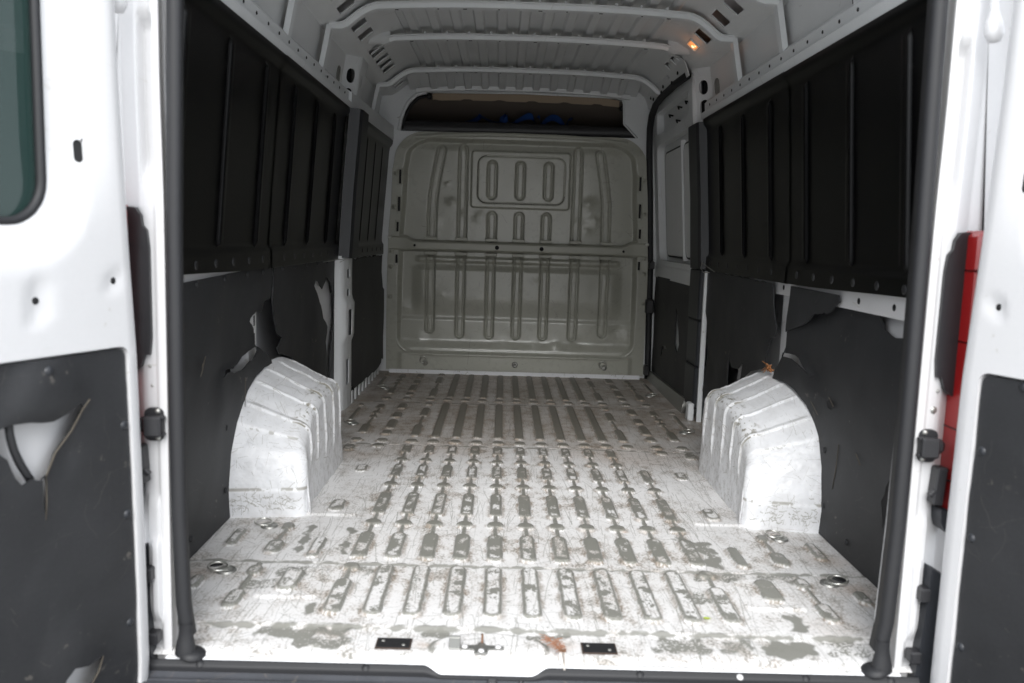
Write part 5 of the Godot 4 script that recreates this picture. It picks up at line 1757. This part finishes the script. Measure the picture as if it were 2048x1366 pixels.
func rear_door(s: float):
	var root := holder("rear_door", null, "open white rear door with a torn black lower panel" if s < 0 else "open white rear door with an unbroken black lower panel")
	var H := Vector3(-0.800, 0, 0.060) if s < 0 else Vector3(0.815, 0, 0.060)
	var a := Vector3(-0.372, 0, 0.928).normalized() if s < 0 else Vector3(0.355, 0, 0.935).normalized()
	var n := Vector3(a.z, 0, -a.x) if s < 0 else Vector3(-a.z, 0, a.x)     # towards the opening
	var edge := func(y: float) -> float:
		return pick([-0.10, -0.006, -0.07, -0.022, 0.0, -0.028, 0.34, -0.022, 0.64, -0.013, 0.84, 0.0, 1.115, 0.014, 1.30, 0.020, 1.7, 0.032], y) if s < 0 else pick([-0.10, 0.0, -0.07, -0.012, 0.0, -0.015, 0.34, -0.012, 0.64, -0.008, 0.92, 0.008, 1.2, 0.020, 1.7, 0.032], y)
	var win := rrect(0.168, 0.882, 0.62, 1.62, 0.075, 8)
	var pan := rrect(0.030 if s < 0 else 0.046, -0.055, 0.70, 0.655, 0.018, 4)
	var win_c := Vector2(0.394, 1.251)
	# p.x runs from the hinge edge (0) outwards; the first centimetres roll over the edge
	var place := func(p: Vector2, d: float) -> Vector3:
		var e: float = edge.call(p.y)
		var t := p.x
		var xx := t + e * sst(0.16, 0.0, t)
		var depth := 0.0
		if t < 0.012:
			depth -= 0.012 - sqrt(maxf(0.0, 0.012 * 0.012 - (0.012 - t) * (0.012 - t)))
		# the sheet dishes in around the window and swells towards the lower half
		var wd := rbox(p, win_c, Vector2(0.226, 0.369), 0.075)
		depth -= 0.018 * sst(0.085, 0.02, wd)
		depth -= 0.010 * sst(0.018, 0.0, wd)
		depth -= 0.010 * sst(0.86, 1.05, p.y) * sst(0.03, 0.09, t)
		# pressed pads and bosses
		if s < 0: depth -= 0.006 * sst(0.006, -0.004, rbox(p, Vector2(0.210, 0.750), Vector2(0.019, 0.036), 0.006))
		var bp := Vector2(0.049, 0.778) if s < 0 else Vector2(0.062, 0.781)
		depth -= 0.006 * sst(0.022, 0.012, p.distance_to(bp))
		return H + a * xx + n * (depth - d) + Vector3(0, p.y, 0)
	var g := Geo.new()
	var holes := [win, pan]
	var oh := Vector2(0.105, 1.012) if s < 0 else Vector2(0.083, 1.012)
	holes.append(rrect(oh.x - 0.0085, oh.y - 0.020, oh.x + 0.0085, oh.y + 0.020, 0.008, 5))
	var outl := v2([0.0, -0.085, 0.0, 1.74, 0.74, 1.74, 0.74, -0.10, 0.012, -0.10])
	var xs := []
	sheet(g, outl, holes, 0.010 if false else 0.016, place, 0.045)
	put("door_skin", g, M.white, root)
	# back of the door: outer panel
	g = Geo.new()
	sheet(g, v2([0.0, -0.09, 0.0, 1.74, 0.74, 1.74, 0.74, -0.10]), [rrect(0.172, 0.886, 0.616, 1.616, 0.072, 6)], 0.06, func(p: Vector2, d: float) -> Vector3:
		var e: float = edge.call(p.y)
		return H + a * (p.x + e * sst(0.16, 0.0, p.x)) - n * (0.060 - 0.014 * sst(0.02, 0.0, p.x) + d) + Vector3(0, p.y, 0), 0.002)
	put("outer_panel", g, M.white, root)
	# inner frame behind the lining, seen through the tears
	g = Geo.new()
	sheet(g, v2([0.02, -0.08, 0.72, -0.08, 0.72, 0.68, 0.02, 0.68]), [], 0.03, func(p: Vector2, d: float) -> Vector3: return H + a * p.x - n * (0.050 + 0.010 * sin(p.x * 26.0) * sst(0.3, 0.4, p.y)) + Vector3(0, p.y, 0))
	put("inner_frame", g, M.white, root)
	if s < 0:
		g = Geo.new()
		var pts := []
		for i in 10: pts.append(H + a * lerpf(0.262, 0.225, i / 9.0) - n * 0.018 + Vector3(0, lerpf(0.57, 0.44, i / 9.0), 0) + a * 0.012 * sin(i / 9.0 * PI))
		g.tube(pts, 0.007, 8)
		put("cable", g, M.rubber, root)
	# dark round the small holes
	g = Geo.new()
	sheet(g, rrect(oh.x - 0.0090, oh.y - 0.0205, oh.x + 0.0090, oh.y + 0.0205, 0.0085, 6), [], 0.0, func(p: Vector2, d: float) -> Vector3: return place.call(p, 0.0025 + d), 0.002)
	put("hole_back", g, M.dark, root)
	for q: Vector2 in ([Vector2(0.049, 0.780), Vector2(0.212, 0.752)] if s < 0 else [Vector2(0.062, 0.781)]):
		g = Geo.new()
		g.lathe(place.call(q, -0.0006), n, [Vector2(0, 0.0006), Vector2(0.0062, 0.0006), Vector2(0.007, -0.002)], 14)
		put("screw_hole", g, M.dark, root)
	# glass in its rubber
	g = Geo.new()
	sheet(g, rrect(0.160, 0.874, 0.628, 1.628, 0.08, 6), [], 0.0, func(p: Vector2, d: float) -> Vector3: return H + a * p.x - n * (0.040 + d) + Vector3(0, p.y, 0), 0.004, true, -1)
	put("window_glass", g, M.glass, root)
	g = Geo.new()
	var ring := []
	for p: Vector2 in rrect(0.170, 0.884, 0.618, 1.618, 0.073, 8): ring.append(H + a * (p.x + float(edge.call(p.y)) * sst(0.16, 0.0, p.x)) - n * 0.032 + Vector3(0, p.y, 0))
	g.tube(ring, 0.0085, 8, true)
	put("window_seal", g, M.rubber, root)
	# lining
	var lp := holder("door_lining", root)
	var tears := []
	if s < 0:
		tears.append(ragged(v2([0.30, 0.540, 0.27, 0.548, 0.235, 0.546, 0.187, 0.538, 0.155, 0.552, 0.133, 0.562, 0.126, 0.552, 0.150, 0.515, 0.179, 0.480, 0.200, 0.448, 0.215, 0.438, 0.232, 0.446, 0.250, 0.438, 0.262, 0.455, 0.275, 0.490, 0.30, 0.512]), 0.002, 0.02, 71))
		tears.append(ragged(v2([0.19, 0.030, 0.182, 0.055, 0.165, 0.070, 0.135, 0.060, 0.105, 0.062, 0.112, 0.035, 0.13, 0.010, 0.16, -0.01]), 0.002, 0.02, 73))
		tears.append(v2([0.206, 0.445, 0.203, 0.40, 0.207, 0.365, 0.211, 0.40, 0.212, 0.442]))
	g = Geo.new()
	var nz := FastNoiseLite.new()
	nz.seed = 30 + int(s)
	nz.frequency = 4.0
	var lin_f := func(p: Vector2, d: float) -> Vector3:
		var e: float = edge.call(p.y)
		var b := 0.004 * nz.get_noise_2d(p.x, p.y)
		if s < 0:      # the torn lips stand off the door
			b += 0.016 * sst(0.07, 0.0, p.distance_to(Vector2(0.20, 0.575)) - 0.03) * sst(0.53, 0.56, p.y)
			b += 0.014 * sst(0.10, 0.0, p.distance_to(Vector2(0.15, 0.10)))
			b -= 0.010 * sst(0.05, 0.0, p.distance_to(Vector2(0.165, 0.47)))
		return H + a * (p.x + e * sst(0.16, 0.0, p.x)) + n * (b - 0.006 - d) + Vector3(0, p.y, 0)
	sheet(g, rrect((0.034 if s < 0 else 0.050), -0.050, 0.696, (0.650 if s < 0 else 0.650), 0.016, 4), tears, 0.02, lin_f, 0.004, true)
	put("panel", g, M.lining, lp)
	if s < 0:
		g = Geo.new()      # pale broken edge of the board
		var pts := []
		for q: Array in [[0.112, 0.565], [0.127, 0.551], [0.150, 0.514], [0.180, 0.479], [0.205, 0.445]]: pts.append(lin_f.call(Vector2(q[0], q[1]), -0.001))
		g.tube(pts, 0.0016, 6)
		pts = []
		for q: Array in [[0.205, 0.442], [0.205, 0.40], [0.208, 0.366]]: pts.append(lin_f.call(Vector2(q[0], q[1]), -0.0005))
		g.tube(pts, 0.0009, 6)
		pts = []
		for q: Array in [[0.105, 0.062], [0.113, 0.035], [0.131, 0.010]]: pts.append(lin_f.call(Vector2(q[0], q[1]), -0.001))
		g.tube(pts, 0.0015, 6)
		put("frayed_edge", g, M.fray, lp)
	var plugs := [[0.042, 0.500], [0.044, 0.322], [0.046, 0.098], [0.20, 0.63], [0.4, 0.60], [0.4, 0.1]] if s < 0 else [[0.062, 0.502], [0.060, 0.327], [0.060, 0.101], [0.130, 0.640], [0.4, 0.1]]
	for q: Array in plugs:
		g = Geo.new()
		g.lathe(lin_f.call(Vector2(q[0], q[1]), 0.0), n, [Vector2(0, 0.0045), Vector2(0.0045, 0.004), Vector2(0.008, 0.002), Vector2(0.0095, -0.001)], 14)
		put("plug", g, M.trim, lp)


# ---------------------------------------------------------------- loose things
func loose_things():
	# crumpled blue ratchet strap on the overhead shelf
	var g := Geo.new()
	var r := RandomNumberGenerator.new()
	r.seed = 4
	for k in 3:
		var pts := []
		var x0: float = [-0.36, -0.16, 0.08][k]
		for i in 24:
			var t := i / 23.0
			pts.append(Vector3(x0 + 0.26 * t + 0.02 * sin(t * 9.0 + k), 1.585 + 0.055 * pow(absf(sin(t * PI * (1.3 + 0.4 * k) + k * 0.8)), 1.5), -3.84 - 0.05 * sin(t * 5.0 + k * 2.0)))
		g.sg(1)
		for i in 23:
			var tw := Vector3(0.2 * sin(i * 0.5 + k), 0.45 + 0.4 * sin(i * 0.35 + k * 2.0), 0.75).normalized() * 0.022
			var tw2 := Vector3(0.2 * sin((i + 1) * 0.5 + k), 0.45 + 0.4 * sin((i + 1) * 0.35 + k * 2.0), 0.75).normalized() * 0.022
			g.quad(pts[i] - tw, pts[i] + tw, pts[i + 1] + tw2, pts[i + 1] - tw2)
			var th := Vector3(0, 0.0025, 0.001)
			g.quad(pts[i] - tw + th, pts[i] + tw + th, pts[i + 1] + tw2 + th, pts[i + 1] - tw2 + th)
	var o := put("webbing_strap", g, M.strap, self)
	tag(o, "crumpled dark blue webbing strap lying on the shelf above the bulkhead", "strap")
	# frayed orange fibres caught on the tip of the right arch
	g = Geo.new()
	for k in 18:
		var a := r.randf() * TAU
		var p := Vector3(0.894, 0.425, -1.36) + Vector3(0, r.randf_range(-0.004, 0.008), r.randf_range(-0.012, 0.012))
		var q := p + Vector3(-r.randf_range(0.004, 0.016), r.randf_range(0.0, 0.022), cos(a) * 0.024)
		var e := q + Vector3(r.randf_range(-0.012, 0.006), r.randf_range(-0.016, 0.012), cos(a + 0.7) * 0.016)
		g.tube([p, p.lerp(q, 0.6) + Vector3(0, 0.005, 0), q, e], 0.0016, 5)
	o = put("fibre_tuft", g, M.fibre, self)
	tag(o, "small tuft of frayed orange fibres caught on top of the right wheel arch", "fibres")
	# downy brown and white feather on the sill
	var ft := Node3D.new()
	ft.name = "feather"
	add_child(ft)
	ft.position = Vector3(0.045, 0.008, -0.035)
	tag(ft, "small brown and white downy feather lying across the rear sill", "feather")
	g = Geo.new()
	for k in 90:
		var t := r.randf()
		var p := Vector3(-0.012 + 0.022 * t, 0.002 + 0.002 * r.randf(), -0.035 + 0.052 * t)
		var sgn := 1.0 if r.randf() < 0.5 else -1.0
		var q := p + Vector3(sgn * r.randf_range(0.006, 0.026) * (1.1 - 0.6 * t), r.randf_range(0.0, 0.010), r.randf_range(-0.004, 0.016))
		g.tube([p, p.lerp(q, 0.5) + Vector3(0, 0.003, 0), q], 0.0006, 4)
	put("down", g, M.feather_brown, ft)
	g = Geo.new()
	g.sg(1)
	for k in 12:
		var t := k / 12.0
		var t2 := (k + 1) / 12.0
		var wa := 0.0085 * sin(PI * (0.12 + 0.86 * t))
		var wb := 0.0085 * sin(PI * (0.12 + 0.86 * t2))
		for sg: float in [-1.0, 1.0]:
			g.quad(Vector3(0.012 + 0.004 * t, 0.004 - 0.024 * t * t, 0.02 + 0.036 * t), Vector3(0.012 + 0.004 * t + sg * wa, 0.002 - 0.024 * t * t, 0.02 + 0.036 * t), Vector3(0.012 + 0.004 * t2 + sg * wb, 0.002 - 0.024 * t2 * t2, 0.02 + 0.036 * t2), Vector3(0.012 + 0.004 * t2, 0.004 - 0.024 * t2 * t2, 0.02 + 0.036 * t2))
	put("vane", g, M.feather, ft)
	g = Geo.new()
	for k in 14: g.tube([Vector3(0.012, 0.004, 0.014 + 0.001 * k), Vector3(0.012 + 0.010 * sin(k * 2.1), 0.007, 0.018 + 0.001 * k)], 0.0008, 4)
	put("rusty_barbs", g, M.rust, ft)
	# bright scrap of leaf on the floor
	g = Geo.new()
	var lf := v2([-0.009, 0.0, -0.004, 0.005, 0.003, 0.0055, 0.010, 0.001, 0.004, -0.004, -0.003, -0.005])
	sheet(g, lf, [], 0.004, func(p: Vector2, d: float) -> Vector3: return Vector3(p.x, 0.003 + 0.12 * absf(p.y) + 14.0 * p.x * p.x - d, p.y), 0.0006, true)
	o = put("leaf_scrap", g, M.leaf, self)
	o.position = Vector3(0.412, 0.002, -0.205)
	tag(o, "tiny yellow green scrap of leaf on the worn floor near the sill", "leaf")


# ---------------------------------------------------------------- the scene
func _ready():
	# camera
	var cam := Camera3D.new()
	cam.name = "camera"
	cam.keep_aspect = Camera3D.KEEP_HEIGHT
	cam.fov = 43.78
	cam.near = 0.05
	cam.far = 400.0
	var Ry := Basis(Vector3.UP, -0.0130)
	var Rx := Basis(Vector3.RIGHT, -0.1234)
	var Rz := Basis(Vector3(0, 0, 1), 0.0309)
	cam.transform = Transform3D(Ry * Rx * Rz, Vector3(-0.0922, 0.886, 1.7022))
	var at := CameraAttributesPhysical.new()
	at.frustum_focal_length = 29.87
	at.frustum_focus_distance = 4.2
	at.frustum_near = 0.05
	at.frustum_far = 400.0
	at.exposure_aperture = 4.0
	cam.attributes = at
	add_child(cam)
	cam.make_current()
	# overcast sky
	var env := Environment.new()
	env.background_mode = Environment.BG_SKY
	var sm := ProceduralSkyMaterial.new()
	sm.sky_top_color = Color(0.74, 0.76, 0.79)
	sm.sky_horizon_color = Color(0.95, 0.965, 0.99)
	sm.sky_curve = 0.25
	sm.ground_horizon_color = Color(0.45, 0.45, 0.44)
	sm.ground_bottom_color = Color(0.40, 0.40, 0.39)
	sm.sun_angle_max = 0.0
	var sky := Sky.new()
	sky.sky_material = sm
	env.sky = sky
	env.tonemap_mode = Environment.TONE_MAPPER_LINEAR
	env.tonemap_exposure = 4.3
	env.sdfgi_enabled = true
	env.ssao_enabled = true
	env.ssil_enabled = true
	var we := WorldEnvironment.new()
	we.name = "world_environment"
	we.environment = env
	add_child(we)
	var sun := DirectionalLight3D.new()
	sun.name = "sun"
	sun.light_energy = 0.36
	sun.light_angular_distance = 40.0
	sun.light_color = Color(1.0, 1.0, 1.0)
	sun.shadow_enabled = true
	sun.rotation_degrees = Vector3(-38, -3, 0)
	add_child(sun)

	make_materials()
	# ground
	var gp := PlaneMesh.new()
	gp.size = Vector2(300, 300)
	var gr := MeshInstance3D.new()
	gr.name = "ground"
	gr.mesh = gp
	gr.material_override = M.ground
	gr.position = Vector3(0, -0.56, 0)
	gr.set_meta("kind", "structure")
	tag(gr, "pale worn concrete yard under and around the van", "ground")
	add_child(gr)

	van = Node3D.new()
	van.name = "cargo_van"
	add_child(van)
	tag(van, "white cargo van seen through its open rear doors, worn load floor and torn linings", "van")

	lay_ribs()
	build_floor()
	build_bulkhead()
	for s: float in [-1.0, 1.0]:
		side_structure(s)
		cant_rail(s)
	roof()
	for s: float in [-1.0, 1.0]:
		arch(s)
		upper_panel(s, -0.06, -1.27, [-0.39, -0.73, -1.09], 0.0, 1.466, 0.0, 0.0)
		upper_panel(s, -1.255, -2.43, [-1.455, -1.81, -2.17], 0.003, 1.466, 0.0, 0.0)
	upper_panel(-1, -2.60, -3.64, [-2.88, -3.13, -3.38], 0.0, 1.446, -0.035, 0.015)
	lower_linings()
	pillars()
	sliding_door()
	front_end()
	interior_lamp()
	for s: float in [-1.0, 1.0]:
		rear_frame(s)
		rear_door(s)
	sill()
	floor_fittings()
	loose_things()
